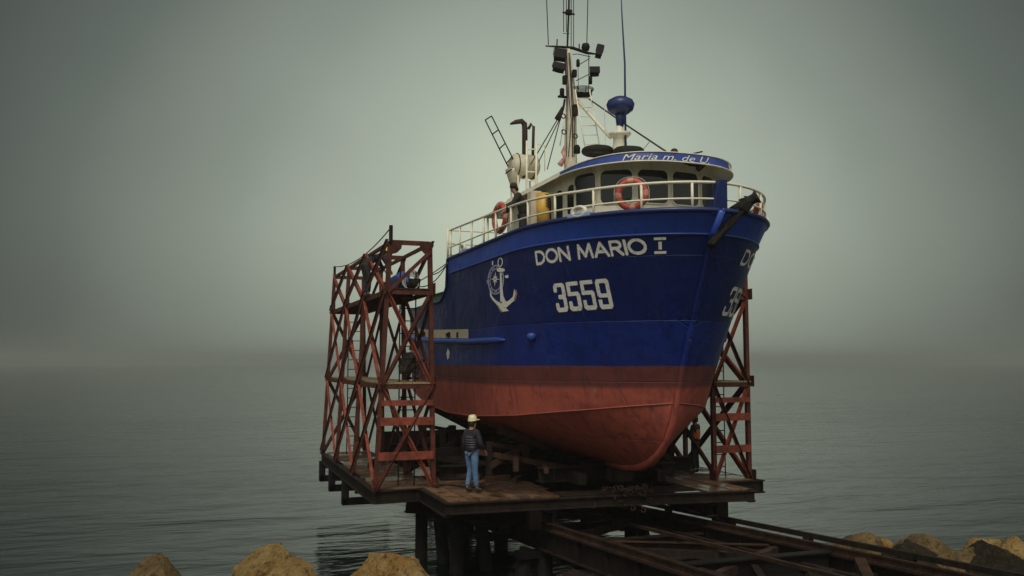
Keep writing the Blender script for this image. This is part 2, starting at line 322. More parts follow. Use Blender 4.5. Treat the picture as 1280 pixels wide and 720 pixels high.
def rock(name, c, d, seed, m, label, rz=0, cuts=15, group='rocks along the shore', ang=.97, sub=5):
    bm = bmesh.new(); bmesh.ops.create_icosphere(bm, subdivisions=sub, radius=1)
    rnd = random.Random(seed); planes = []
    for k in range(cuts):
        nv = Vector((rnd.uniform(-1, 1), rnd.uniform(-1, 1), rnd.uniform(-.4, 1))).normalized(); planes.append((nv, rnd.uniform(.50, .82)))
    for vv in bm.verts:
        p = vv.co.copy()
        for nv, k in planes:
            q = p.dot(nv)
            if q > k: p -= nv*(q-k)*ang
        o3 = Vector((seed*3.1, 0, 0))
        p *= 1+.08*noise.noise(p*1.6+o3)+.05*noise.noise(p*5+o3)+.03*noise.noise(p*11+o3)+.018*noise.noise(p*26+o3)+.010*noise.noise(p*60+o3)
        p *= 1-.05*(1-abs(noise.noise(p*2.3+o3)))**14-.03*(1-abs(noise.noise(p*5.1+o3)))**12
        vv.co = p
    for ax in range(3):
        lo_ = min(v.co[ax] for v in bm.verts); hi_ = max(v.co[ax] for v in bm.verts)
        for v in bm.verts: v.co[ax] = ((v.co[ax]-lo_)/(hi_-lo_)-.5)*d[ax]
    me = bpy.data.meshes.new(name); bm.to_mesh(me); bm.free(); me.materials.append(m)
    for p in me.polygons: p.use_smooth = True
    o = bpy.data.objects.new(name, me); col.objects.link(o); o.location = c; o.rotation_euler = (0, 0, rz)
    return tag(o, label, 'rock', group)
def on_line(px, py, d):      # point at distance d along the view line
    r_ = ray(px, py); return EYE+r_*d
def rock_at(px, pytop, d, wpx, hm, seed, m, label, dep=1.0, **k):
    p = on_line(px, pytop, d); wm = wpx*d/FPX
    return rock('rock', (p.x, p.y, p.z-hm*.47), (wm, wm*dep, hm), seed, m, label, rz=-YAW, **k)
rock_at(203, 699, 10.5, 118, 1.1, 3, M['rockC'], 'mossy brown rock at the far left of the foreground', sub=6)
rock_at(329, 683, 10.3, 104, 1.3, 12, M['rockA'], 'pointed ochre rock behind the flatter rock, left foreground', cuts=14, ang=.95, sub=6)
rock_at(352, 701, 9.6, 105, .9, 21, M['rockA'], 'low pale ochre rock in front of the pointed rock', sub=6)
rock_at(502, 693, 9.4, 138, 1.1, 33, M['rockB'], 'large rust orange rock nearest below the piles', cuts=12, sub=6)
rock_at(1082, 667, 19.5, 104, 1.3, 41, M['rockC'], 'long brown rock just beyond the slipway rail')
rock_at(1106, 674, 19.2, 34, .8, 45, M['rockB'], 'small orange stone wedged between two brown rocks')
rock_at(1160, 669, 18.6, 100, 1.4, 52, M['rockC'], 'olive brown rock with a dark undercut front', cuts=12)
rock_at(1228, 673, 18.2, 56, 1.4, 61, M['rockA'], 'tan angular rock behind the dark slab at the right')
rock_at(1270, 671, 17.6, 74, 1.8, 67, M['rockA'], 'tall tan rock at the right edge of the shore', cuts=14, ang=.95)
rock_at(1248, 683, 16.6, 92, 1.4, 73, M['rockD'], 'dark slab rock leaning before the tan rocks', cuts=12)
rock_at(1165, 684, 17.4, 130, 1.5, 77, M['rockD'], 'dark wet rock under the olive rock')
rock_at(1300, 694, 15.4, 90, 1.4, 78, M['rockD'], 'dark rock cut by the right edge of the view')
rock_at(1205, 686, 17.0, 80, 1.2, 91, M['rockC'], 'brown rock in the gap between the olive rock and the dark slab')
rock_at(1290, 684, 16.4, 60, 1.5, 92, M['rockA'], 'tan block below the tall rock at the right edge', cuts=12)
rock_at(1130, 680, 18.4, 60, 1.0, 93, M['rockD'], 'small dark rock in the waterline left of the olive rock')
rock_at(975, 704, 17.8, 70, .9, 81, M['rockD'], 'brown rock seen between the slipway girders')
rock_at(1035, 709, 16.6, 60, .8, 82, M['rockD'], 'low rock under the right girder of the slipway')
rock_at(720, 716, 15.0, 60, .9, 83, M['rockD'], 'dark stone at the foot of the left slipway girder')
rnd = random.Random(5)
for k in range(26):       # the rest of the bank, mostly below the picture
    dd = rnd.uniform(4.5, 9.5); lat = rnd.uniform(-9, 10); p = _f0*dd+_r*lat
    rock('rock', (p.x, p.y, 1.45-(dd-4)*.36-.35), (rnd.uniform(.7, 1.3), rnd.uniform(.7, 1.2), rnd.uniform(.5, .8)), 100+k, M[rnd.choice(('rockA', 'rockB', 'rockC', 'rockD'))],
         'loose riprap stone of the bank below the viewer', rz=rnd.uniform(0, 6), group='riprap stones of the near bank')

# ------------------------------------------------------------------ slipway
def ZR(Y): return -.82-.0557*(Y-20)
slip = thing('slipway', 'dark rusted steel slipway trestle running down under the boat carriage', 'slipway', (10.4, 20, -2))
XL, XC, XR, XO = 7.98, 10.3, 12.1, 12.85
Y0, Y1 = 3.5, 40
for X, hh, mm in ((XL, .52, 'rustdk'), (XR, .46, 'rustdk')):
    dzr = -.13 if X == XR else 0
    mb = MB(); mb.ibeam((X, Y0, ZR(Y0)+dzr-hh/2), (X, Y1, ZR(Y1)+dzr-hh/2), .24, hh, .03)
    for k in range(26):
        y = Y0+.5+k*1.4
        for sx in (-1, 1): mb.box((X+sx*.06, y, ZR(y)+dzr-hh/2), (.09, .02, hh-.08))
    g_ = mb.build('girder', M[mm], slip)
    mb = MB()
    a, b_ = Vector((X, Y0, ZR(Y0)+dzr+.012)), Vector((X, Y1, ZR(Y1)+dzr+.012))
    mb.bar(a, b_, .14, .02); mb.bar(a+Vector((0, 0, .06)), b_+Vector((0, 0, .06)), .022, .10); mb.bar(a+Vector((0, 0, .125)), b_+Vector((0, 0, .125)), .072, .036)
    mb.build('rail', M['rustmid'], slip)
mb = MB(); mb.bar((XO, Y0, ZR(Y0)-.03), (XO, Y1, ZR(Y1)-.03), .09, .11); mb.build('guide_rail', M['rustdk'], slip)
for xs, zz, ww in ((9.0, -.22, .10), (11.35, -.30, .12), (12.5, -.32, .07)):
    mb = MB(); mb.bar((xs, Y0, ZR(Y0)+zz), (xs, Y1, ZR(Y1)+zz), ww, .12); mb.build('stringer', M['rustdk'], slip)
mb = MB(); mb.ibeam((XL+.1, 14.9, ZR(14.9)-.28), (XR-.1, 14.9, ZR(14.9)-.28), .25, .42, .03); mb.build('cross_beam', M['black'], slip)
mb = MB(); mb.bar((XL+.1, 12.2, ZR(12.2)-.3), (XR-.1, 12.2, ZR(12.2)-.3), .14, .12); mb.build('cross_beam', M['rustdk'], slip)
for p, q in (((8.3, 17.9), (11.8, 15.1)), ((8.2, 11.2), (10.2, 14.8))):
    mb = MB(); mb.angle((p[0], p[1], ZR(p[1])-.15), (q[0], q[1], ZR(q[1])-.2), .14, .02); mb.build('brace', M['rustdk'], slip)
mb = MB(); mb.bar((XC, Y0, ZR(Y0)-.05), (XC, Y1, ZR(Y1)-.05), .09, .07); mb.build('haul_rail', M['rustmid'], slip)
for k, y in enumerate((5.2, 8.0, 10.9, 13.6, 16.6, 19.6, 22.8, 26, 29.5, 33)):
    mb = MB(); z = ZR(y)-.42; mb.ibeam((XL+.13, y, z), (XR-.13, y, z), .22, .28, .03)
    mb.build('cross_beam', M['rustdk'], slip)
    mb = MB(); mb.bar((XR+.13, y, ZR(y)-.18), (XO+.1, y, ZR(y)-.18), .12, .12)
    mb.box((XO, y, ZR(y)-.11), (.14, .2, .05)); mb.build('bracket', M['rustdk'], slip)
for k, (ya, yb) in enumerate(((8.0, 10.9), (10.9, 13.6), (13.6, 16.6), (16.6, 19.6), (19.6, 22.8), (22.8, 26))):
    for flip in ((0,) if k % 2 else (1,)):
        xa, xb = (XL+.2, XR-.2) if flip else (XR-.2, XL+.2)
        mb = MB(); mb.angle((xa, ya+.1, ZR(ya)-.2), (xb, yb-.1, ZR(yb)-.2), .16, .02); mb.build('brace', M['rustmid'], slip)
mb = MB(); p = at(934, 679, Y=14.3); mb.bar((XR-.3, 13.75, ZR(13.7)-.1), (XR-1.35, 12.0, ZR(12)-.62), .2, .16); mb.build('strut', M['rustmid'], slip)
for k, y in enumerate((8.0, 13.6, 16.9, 20.3, 23.6, 26.8, 30.5, 34)):
    for X in (XL, XR):
        s_ = -1 if X == XL else 1
        mb = MB(); mb.tube([(X-s_*.05, y, -5.5), (X-s_*.05, y, ZR(y)-.56)], [.2, .19], 12); mb.build('pile', M['pile'], slip, True)
        mb = MB(); mb.tube([(X+s_*1.3, y+.15, -5.5), (X+s_*.35, y+.15, ZR(y)-.5)], [.19, .18], 12); mb.build('pile', M['pile'], slip, True)
        mb = MB(); mb.box((X+s_*.1, y+.05, ZR(y)-.62), (1.1, .36, .16)); mb.build('pile_cap', M['pile'], slip)
# outboard fender piles under the left side of the carriage
for (px, y, t_) in ((527, 23.2, 0), (548, 22.6, .4), (571, 21.2, 0), (600, 21.4, .5)):
    X = at(px, 650, Y=y).x
    mb = MB(); mb.tube([(X+t_*1.2, y, -5.2), (X, y, -.62)], [.18, .165], 12); mb.build('pile', M['pile'], slip, True)
for p, q in (((5.5, 21.3, -.52), (8.0, 21.3, -.78)), ((5.2, 23.0, -.6), (8.0, 23.0, -.9))): mb = MB(); mb.ibeam(p, q, .25, .3, .03); mb.build('cap_beam', M['rustdk'], slip)

# ------------------------------------------------------------------ carriage platform
plat = thing('boat_carriage', 'rusty steel and timber boat carriage platform on the slipway rails', 'boat cradle', (9, 25, -.3))
XA, XB = 4.2, 14.45
# decking, three areas of boards; the middle behind the front walkway is open to the rails
def planks(name, x0, x1, y0, y1, z, m, along='x', wd=.24, seed=1, cut=None):
    rr = random.Random(seed); mb = MB()
    n = int((y1-y0)/wd) if along == 'x' else int((x1-x0)/wd)
    for k in range(n):
        dz = rr.uniform(-.006, .006); e = rr.uniform(0, .05)
        if along == 'x': mb.box(((x0+x1)/2+e-.02, y0+(k+.5)*wd, z-.03+dz), (x1-x0-e, wd-.012, .05))
        else: mb.box((x0+(k+.5)*wd, (y0+y1)/2+e-.02, z-.03+dz), (wd-.012, y1-y0-e, .05))
    return mb.build(name, m, plat)
planks('deck_board', XA+.12, 5.9, 22.25, 31.9, 0, M['plank'], 'x', .26, 1)
planks('deck_board', 5.45, 8.3, 19.75, 23.6, .004, M['plank'], 'y', .25, 2)
planks('deck_board', 8.3, 12.0, 19.75, 20.5, -.02, M['rustdk'], 'x', .25, 3)
planks('deck_board', 11.9, 13.2, 19.2, 26, .0, M['plank'], 'y', .25, 4)
planks('deck_board', 13.1, XB-.1, 20.8, 31.9, .0, M['plank'], 'x', .25, 5)
# perimeter and inner beams
def pbeam(p, q, w_=.16, h_=.32, name='beam', m='rustdk'):
    mb = MB(); mb.ibeam(p, q, w_, h_, .025); return mb.build(name, M[m], plat)
pbeam((XA, 22.0, -.18), (XA, 32.1, -.18)); pbeam((XB, 20.5, -.18), (XB, 32.1, -.18))
pbeam((XA, 22.1, -.19), (5.5, 22.25, -.19)); pbeam((5.42, 22.25, -.19), (5.42, 19.6, -.19))
pbeam((5.34, 19.62, -.15), (9.0, 19.5, -.15), .16, .25); pbeam((9.0, 19.5, -.15), (13.15, 19.02, -.15), .16, .25); pbeam((13.15, 19.1, -.17), (13.15, 20.75, -.17)); pbeam((13.1, 20.6, -.19), (XB+.08, 20.6, -.19), .16, .34)
for y in (23.9, 25.6, 27.4, 29.2, 31, 32): pbeam((XA+.1, y, -.42), (XB-.1, y, -.42), .2, .3)
pbeam((XL, 19.6, -.50), (XL, 32, -.50), .3, .3); pbeam((XR, 19.3, -.5), (XR, 32, -.5), .3, .3)
for c_, d_ in (((12.9, 20.2, -.75), (.35, .25, .85)), ((7.9, 20.2, -.6), (.7, .3, .45))): mb = MB(); mb.box(c_, d_); mb.build('wheel_bracket', M['rustdk'], plat)
for X in (XL, XR):
    for y in (20.6, 24, 28, 31.4):
        mb = MB(); mb.lathe([(.0, -.05), (.17, -.05), (.17, .03), (.2, .035), (.2, .06), (0, .06)], (X, y, ZR(y)+.31), 16, Matrix.Rotation(R(90), 3, 'Y')); mb.build('wheel', M['rustdk'], plat, True)
# hanging frames at the far left
for y, zl in ((31.8, -.98), (29.4, -1.0), (26.6, -1.02)):
    mb = MB(); mb.bar((XA-.02, y, -.3), (XA-.02, y, zl), .2, .2); mb.bar((XA-.1, y, zl+.08), (6.6, y, zl+.08), .2, .2); mb.bar((6.5, y, zl), (6.5, y, -.35), .2, .2); mb.build('hanging_frame', M['black'], plat)
# bunks and keel blocks
mb = MB(); mb.ibeam((8.15, 21.0, .34), (12.0, 21.0, .34), .35, .36, .03)
for x in (8.5, 9.4, 10.8, 11.6): mb.box((x, 20.86, .34), (.03, .08, .3))
mb.build('bunk_beam', M['rustdk'], plat)
for y in (23.3, 25.4, 27.8, 30.2):
    mb = MB(); mb.ibeam((6.2, y, .20), (13.9, y, .20), .35, .36, .03); mb.build('bunk_beam', M['rustdk'], plat)
for k in range(12): mb = MB(); mb.box((10.1, 20.4+k*1.0, .33), (.55, .45, .30)); mb.build('keel_block', M['rustdk'], plat)
for x in (9.0, 11.2): mb = MB(); mb.bar((x, 20.2, .28), (x, 32, .28), .22, .26); mb.build('bunk_runner', M['rustdk'], plat)
for s_ in (-1, 1):
    for y, zt in ((22.6, 1.35), (25.0, 1.42), (27.4, 1.45), (29.8, 1.6)):
        mb = MB(); x = 10.1+s_*1.75; x2 = 10.1+s_*2.75
        mb.bar((x, y, .40), (x, y, .98), .22, .22); mb.bar((x2, y, .40), (x, y, .92), .16, .16)
        mb.bar((10.1+s_*1.0, y, .86), (10.1+s_*2.45, y, zt), .34, .22, up=(0, 0, 1))
        mb.build('bilge_block', M['rustmid'], plat)
        mb = MB(); mb.bar((x2, y, -.02), (x2, y, 1.05), .14, .14); mb.bar((x2, y, 1.0), (x-.0, y, .8), .12, .12); mb.build('bilge_prop', M['rustdk'], plat)
for p, q, w_, h_ in (((7.5, 20.9, .55), (9.6, 26.5, .9), .14, .2), ((8.2, 20.6, .47), (9.4, 24.5, .62), .12, .12), ((6.9, 23.2, .8), (9.0, 21.3, .45), .13, .13)): mb = MB(); mb.bar(p, q, w_, h_); mb.build('loose_rail', M['rustmid'], plat)
# far bulkhead of the carriage
mb = MB(); y = 31.2
mb.box((8.5, y, .36), (5.0, .12, .72))
for k in range(9): mb.box((6.1+k*.6, y-.1, .36), (.06, .1, .72))
mb.build('end_bulkhead', M['black'], plat)
for p, q, w_, h_ in (((6.0, 24.6, .50), (8.7, 23.0, .25), .10, .14), ((5.9, 26.2, .42), (8.7, 26.2, .42), .14, .3)): mb = MB(); mb.bar(p, q, w_, h_); mb.build('stiffener', M['rustdk'], plat)
# cables & rust heap on front edge
mb = MB(); rr = random.Random(4)
for k in range(70):
    c = Vector((9.9+rr.gauss(0, .33), 19.32+rr.uniform(-.1, .35), .05+abs(rr.gauss(0, .06))-(.45*rr.random() if rr.random() < .35 else 0)))
    Mr = Matrix.Rotation(rr.uniform(0, 3), 3, 'X')@Matrix.Rotation(rr.uniform(0, 3), 3, 'Y')
    mb.torus(c, .055, .016, Mr, 10, 6)
tag(mb.build('chain_heap', M['rustmid'], smooth=True), 'rusty tangle of chain hanging over the front edge of the carriage', 'chain', kind='stuff')
ch = thing('mesh_mat', 'crumpled wire mesh lying on the planks beside the standing man', 'wire mesh', (7.2, 20.9, 0))
mb = MB(); rr = random.Random(9)
for k in range(24):
    x = 6.75+k*.06; mb.tube([(x+rr.uniform(-.02, .02), 20.3+j*.2, .04+.05*noise.noise(Vector((x*3, j*.6, 0)))+.03) for j in range(9)], .007, 4)
for k in range(24):
    y = 20.3+k*.07; mb.tube([(6.75+j*.2, y, .04+.05*noise.noise(Vector(((6.75+j*.2)*3, (y-20.3)*3, 0)))+.03) for j in range(8)], .007, 4)
mb.build('wire', M['rustmid'], ch)

rc = thing('rope_coil', 'pale rope coil lying on the planks inside the left tower', 'rope', (6.0, 24.4, 0))
mb = MB(); pts = []
for k in range(150): a = k*.35; pts.append((6.0+(.32-.0008*k)*math.cos(a)+.03*math.sin(k), 24.4+(.32-.0008*k)*math.sin(a), .03+.0011*k))
mb.tube(pts, .022, 6); mb.build('strand', M['palerope'], rc, True)
hs = thing('deck_hose', 'dark hose snaking over the front planks toward the bunk', 'hose', (7.0, 21.3, 0))
mb = MB(); mb.tube([(5.7+k*.12, 21.9+.35*math.sin(k*.55)-.02*k, .035) for k in range(26)], .024, 8); mb.build('tube', M['rubber'], hs, True)
rr = random.Random(11)
for k, (x, y, rz_, lab) in enumerate(((7.6, 22.6, 20, 'short dark timber offcut beside the wire mesh'), (6.9, 23.2, -35, 'dark timber offcut lying behind the standing man'), (5.1, 27.4, 75, 'timber offcut on the planks under the far left tower'), (12.7, 23.6, 15, 'timber offcut near the worker in the life jacket'), (8.0, 22.2, 60, 'square timber block against the left bunk'))):
    t_ = MB(); Mz = Matrix.Rotation(R(rz_), 3, 'Z'); t_.box((x, y, .075), (rr.uniform(.5, 1.1), .16, .14), Mz)
    tag(t_.build('timber_offcut', M['rustmid'], bev=.01), lab, 'timber', 'timber offcuts on the carriage deck')
# ------------------------------------------------------------------ towers
def tower(label, xo, xi, ys, xo_t, xi_t, lv, seed, ladder_x):
    t = thing('scaffold_tower', label, 'scaffold tower', ((xo+xi)/2, ys[0], 0), 0, 'red lattice towers on the boat carriage')
    H = lv[-1]
    def X(s_, z):
        a, b_ = (xo, xo_t) if s_ == 0 else (xi, xi_t)
        return a+(b_-a)*z/H
    def P(s_, y, z): return Vector((X(s_, z), y, z))
    rr = random.Random(seed)
    for s_ in (0, 1):
        for y in ys:
            mb = MB(); a, b_ = P(s_, y, 0), P(s_, y, H); mb.bar(a, b_, .11, .016, (0, 1, 0), (0, 0)); mb.bar(a, b_, .016, .11, (0, 1, 0), (.047, .06)); mb.bar(a, b_, .04, .04, (0, 1, 0), (0, .028))
            mb.build('post', M['redtower'], t)
        # horizontals along
        for z in lv[1:]:
            mb = MB(); mb.bar(P(s_, ys[0], z), P(s_, ys[-1], z), .07, .12 if z < H else .09); mb.build('rail_beam', M['redtower'], t)
        # crossed braces per bay
        dx = -.05 if s_ == 0 else .05
        for bi in range(len(ys)-1):
            ya, yb = ys[bi], ys[bi+1]
            for li in range(len(lv)-1):
                za, zb = lv[li], lv[li+1]
                for f_ in (0, 1):
                    if li == len(lv)-2 and f_ == 1 and s_ == 1: continue
                    p = P(s_, ya, za if f_ else zb); q = P(s_, yb, zb if f_ else za)
                    p = p+Vector((dx*(1 if f_ else 1.7), 0, 0)); q = q+Vector((dx*(1 if f_ else 1.7), 0, 0))
                    mb = MB(); mb.bar(p, q, .012, (.21 if f_ else .18) if s_ == 0 else .10, (0, 0, 1)); mb.bar(p, q, .08, .012, (0, 0, 1), (0, .085))
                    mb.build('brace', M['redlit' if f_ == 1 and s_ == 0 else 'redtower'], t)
    for s_ in (0, 1):
        k = -1 if s_ == 0 else 1
        for y in ys:
            for z in lv[:-1]:
                if k > 0 and xo > xi: kk = -1
                else: kk = k if xo < xi else -k
                c = P(s_, y, z+.1); mb = MB(); mb.box(c+Vector((kk*.075, 0, 0)), (.014, .34, .30))
                for by in (-.12, 0, .12):
                    for bz in (-.09, .09): mb.box(c+Vector((kk*.086, by, bz)), (.012, .03, .03))
                mb.build('node_plate', M['redtower'], t)
    # cross faces
    for yi, y in enumerate(ys):
        for li, z in enumerate(lv[1:]):
            mb = MB(); mb.bar(P(0, y, z), P(1, y, z), .06, .12); mb.build('rail_beam', M['redtower'], t)
        for li in range(len(lv)-1):
            za, zb = lv[li], lv[li+1]
            if yi not in (0, len(ys)-1): continue
            if li < len(lv)-2:
                for f_ in (0, 1):
                    p = P(0, y-.03*(f_+1), za if f_ else zb); q = P(1, y-.03*(f_+1), zb if f_ else za)
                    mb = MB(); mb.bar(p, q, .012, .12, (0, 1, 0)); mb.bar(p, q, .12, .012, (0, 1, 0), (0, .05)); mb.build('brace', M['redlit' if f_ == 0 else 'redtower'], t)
            elif yi == 0:
                mb = MB(); mb.bar(P(0, y-.03, za), P(1, y-.03, zb-.2), .07, .09); mb.build('brace', M['redtower'], t)
    for z in (.82, 1.68, 2.14):
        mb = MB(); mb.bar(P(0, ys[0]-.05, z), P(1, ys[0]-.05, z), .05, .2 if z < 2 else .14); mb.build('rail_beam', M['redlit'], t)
    # gussets
    for s_, k in ((0, 1), (1, -1)):
        mb = MB(); c = P(s_, ys[0]-.01, H); pts = [(0, .04), (.30*k, .04), (.27*k, -.16), (.16*k, -.27), (0, -.32)]
        fr = [mb.bm.verts.new((c.x+a, c.y-.04, c.z+b_)) for a, b_ in pts]; bk = [mb.bm.verts.new((c.x+a, c.y-.02, c.z+b_)) for a, b_ in pts]
        mb.face(fr); mb.face(bk[::-1])
        for i in range(5): mb.face((fr[i], bk[i], bk[(i+1) % 5], fr[(i+1) % 5]))
        mb.build('gusset_plate', M['redtower'], t)
    # floors
    for z, m_ in ((lv[1], 'plank2'), (lv[2], 'rustmid')):
        mb = MB(); n = 5; wd = (X(1, z)-X(0, z)-.1)/n
        for k in range(n):
            mb.box((X(0, z)+.05+(k+.5)*wd, (ys[0]+ys[-1])/2, z+.085), (wd-.02, ys[-1]-ys[0]+.1, .04))
        mb.build('floor_plank', M[m_], t)
        for k in range(8):
            mb = MB(); y = ys[0]+(ys[-1]-ys[0])*(k+.5)/8; mb.bar((X(0, z), y, z+.02), (X(1, z), y, z+.02), .06, .07); mb.build('joist', M['redtower'], t)
    # ladder
    for yl in (ys[0]+.55, ys[-1]-.9):
        mb = MB(); xa = ladder_x; xb = xa+.42
        for x in (xa, xb): mb.tube([(x, yl, 0), (x, yl, lv[2]+.6)], .018, 6)
        z = .28
        while z < lv[2]+.5: mb.tube([(xa, yl, z), (xb, yl, z)], .014, 6); z += .33
        mb.build('ladder', M['rustdk'], t)
    return t, P
LV = [0, 2.55, 4.95, 6.22]
tl, PL = tower('red lattice tower at the left with two workers on its floors', 4.22, 5.7, [22.05, 25.3, 28.6, 31.9], 4.52, 5.56, LV, 1, 4.9)
tr_, PR = tower('red lattice tower half hidden behind the bow at the right', 14.3, 13.2, [20.85, 24.2, 27.8, 31.9], 14.3, 13.2, LV, 2, 13.45)
mb = MB(); mb.tube([PL(0, 22.02, 6.2), PL(0, 22.02, 6.2)+Vector((0, 0, .45))], .05, 8); mb.build('pole', M['black'], tl); mb = MB(); mb.tube([PL(0, 31.9, 6.2)+Vector((0, .05, -1.2)), PL(0, 31.9, 6.2)+Vector((0, 0.05, .42))], .045, 8); mb.build('pole', M['black'], tl)
a = PL(0, 22.02, 6.62); b_ = PL(0, 31.9, 6.6)
mb = MB(); mb.tube([a.lerp(b_, k/12)-Vector((0, 0, .28*4*(k/12)*(1-k/12))) for k in range(13)], .016, 5); mb.build('guard_rope', M['rope'], tl)

# ------------------------------------------------------------------ boat
CX = 10.14; YE = 33.0
def lerp(a, b_, t): return a+(b_-a)*t
def sm(a, b_, x): x = max(0, min(1, (x-a)/(b_-a))); return x*x*(3-2*x)
def interp(tab, x):
    if x <= tab[0][0]: return tab[0][1]
    for (a, va), (b_, vb) in zip(tab, tab[1:]):
        if x <= b_: return lerp(va, vb, (x-a)/(b_-a))
    return tab[-1][1]
def zG(Y):
    if Y < 26.0: return 6.3
    if Y < 26.1: return lerp(6.3, 5.42, (Y-26)/.1)
    if Y < 27.0: return lerp(5.42, 5.05, sm(26.1, 26.9, Y)**.6)
    if Y < 31.0: return 5.05
    return lerp(5.05, 5.15, (Y-31)/2)
def zC(Y): return interp([(17.57, 2.24), (19, 2.05), (21, 1.83), (24, 1.65), (26.5, 1.62), (29.5, 1.78), (33, 2.12)], Y)
# level: Ystem, entrance length, exponent, half beam, z(Y)
LEV = [(17.60, 5.2, .78, 2.84, lambda Y: zC(Y)),
       (17.30, 5.0, .72, 2.96, lambda Y: 3.08),
       (15.98, 4.5, .57, 3.02, lambda Y: min(5.86, zG(Y)-.12)),
       (15.64, 4.5, .55, 3.03, zG)]
def prof(s, Le, q, B): return B*(1-max(0, 1-s/Le)**2.1)**q
def hpt(u, t, side):
    i = min(int(u), 2); f = u-i
    fe = f**1.25 if i == 1 else f
    A, Bv = LEV[i], LEV[i+1]
    ys = lerp(A[0], Bv[0], f); Le = lerp(A[1], Bv[1], fe); q = lerp(A[2], Bv[2], fe); B = lerp(A[3], Bv[3], fe)
    Y = ys+(YE-ys)*t
    b = prof(Y-ys, Le, q, B)*(1-.14*max(0, (Y-27.5)/5.5)**2)
    z = lerp(A[4](Y), Bv[4](Y), f)
    return Vector((CX+side*max(b, .035), Y, z))
T = sorted(set([(k/60)**2*.55 for k in range(61)]+[.55+.45*k/24 for k in range(25)]+[(y-15.9)/(YE-15.9) for y in (25.9, 25.98, 26.04, 26.1, 26.2, 26.35, 26.6, 30.95, 31.1, 31.2, 31.35)]))
US = [0, .2, .4, .6, .8, 1]+[1+k/14 for k in range(1, 15)]+[2.33, 2.66, 3]
mb = MB(); rows = {}
for side in (-1, 1):
    g_ = [[mb.bm.verts.new(hpt(u, t, side)) for t in T] for u in US]; rows[side] = g_
    for a in range(len(US)-1):
        for c in range(len(T)-1): mb.face((g_[a][c], g_[a][c+1], g_[a+1][c+1], g_[a+1][c]))
for a in range(len(US)-1): mb.face((rows[-1][a][0], rows[-1][a+1][0], rows[1][a+1][0], rows[1][a][0]))
for a in range(len(US)-1): mb.face((rows[-1][a][-1], rows[-1][a+1][-1], rows[1][a+1][-1], rows[1][a][-1]))
# bottom: ruled from chine to the stem foot and keel
KP = [(17.60, 2.24), (17.75, 1.85), (18.0, 1.42), (18.35, 1.10), (18.8, .84), (19.3, .68), (19.9, .60), (21, .56), (27, .56), (33, .95)]
def keel(i):
    Y = 17.60+(YE-17.60)*T[i]; return Y, interp(KP, Y)
nb = 5; prevrow = {}
for side in (-1, 1):
    base = rows[side][0]; last = base
    for k in range(1, nb+1):
        v_ = k/nb; row = []
        for i in range(len(T)):
            ky, kz = keel(i); kp = Vector((CX+side*.10, ky, kz)); c = base[i].co
            p = c.lerp(kp, v_); p.z -= .06*math.sin(math.pi*v_)*min(1, T[i]*6)
            row.append(mb.bm.verts.new(p))
        for i in range(len(T)-1): mb.face((last[i], last[i+1], row[i+1], row[i]))
        last = row
    prevrow[side] = last
for i in range(len(T)-1): mb.face((prevrow[-1][i], prevrow[-1][i+1], prevrow[1][i+1], prevrow[1][i]))
bmesh.ops.remove_doubles(mb.bm, verts=mb.bm.verts, dist=.0005)
boat = thing('fishing_boat', 'blue and red fishing boat with white wheelhouse hauled out on the carriage', 'boat', (CX, 19.8, .5))
bmesh.ops.recalc_face_normals(mb.bm, faces=mb.bm.faces)
bvh = BVHTree.FromBMesh(mb.bm)
hull = mb.build('hull', M['hull'], boat, smooth=True)
for vv in hull.data.vertices: pass
# sharpen chine, knuckle and sheer
es = hull.modifiers.new('edges', 'EDGE_SPLIT'); es.split_angle = R(24)
def hx(Y, Z, side, off=0.0):
    h = bvh.ray_cast(Vector((CX+side*6, Y, Z)), Vector((-side, 0, 0)))
    if h[0] is None: return None
    return h[0]+Vector((side*off, 0, 0))
# object coords of hull paint are local to the boat empty: shift bands by putting the mesh origin at world zero
hull.data.transform(Matrix.Translation(boat.location)); hull.location = -Vector(boat.location)

def sweep_side(zf, y0, y1, r, name, m, sides=(-1, 1), n=60, off=0, w_=None, parent=boat):
    for s_ in sides:
        pts = []
        for k in range(n+1):
            Y = lerp(y0, y1, k/n); p = hx(Y, zf(Y), s_, off)
            if p: pts.append(p)
        mb = MB(); mb.tube(pts, r, 8); mb.build(name, m, parent, True)
# cap rail round the gunwale
for u_, r_, nm in ((3, .055, 'cap_rail'),):
    for s_ in (-1, 1):
        mb = MB(); mb.tube([hpt(3, t, s_)+Vector((0, 0, .02)) for t in T], r_, 8); mb.build(nm, M['bluedk'], hull, True)
for s_ in (-1, 1):
    mb = MB(); mb.tube([hpt(2, t, s_)+Vector((s_*.012, 0, 0)) for t in T if 15.98+(YE-15.98)*t < 25.9], .028, 6); mb.build('knuckle_bead', M['bluep'], hull, True)
    mb = MB(); mb.tube([hpt(0, t, s_) for t in T], .022, 6); mb.build('chine_bead', mat('chine_red', (.28, .06, .045), .6, (.2, .05, .04), 6) if s_ < 0 else bpy.data.materials['chine_red'], hull, True)
# rub rail along the side
zr = lambda Y: interp([(21.5, 3.72), (24, 3.74), (28, 3.86), (33, 4.12)], Y)
for s_ in (-1, 1):
    pts = [p for p in (hx(Y, zr(Y), s_, .03) for Y in [20.9+k*(32.9-20.9)/50 for k in range(51)]) if p]
    mb = MB(); mb.tube(pts, [.02, .06]+[.085]*(len(pts)-3)+[.06], 8); mb.build('rub_rail', M['bluep'], hull, True)
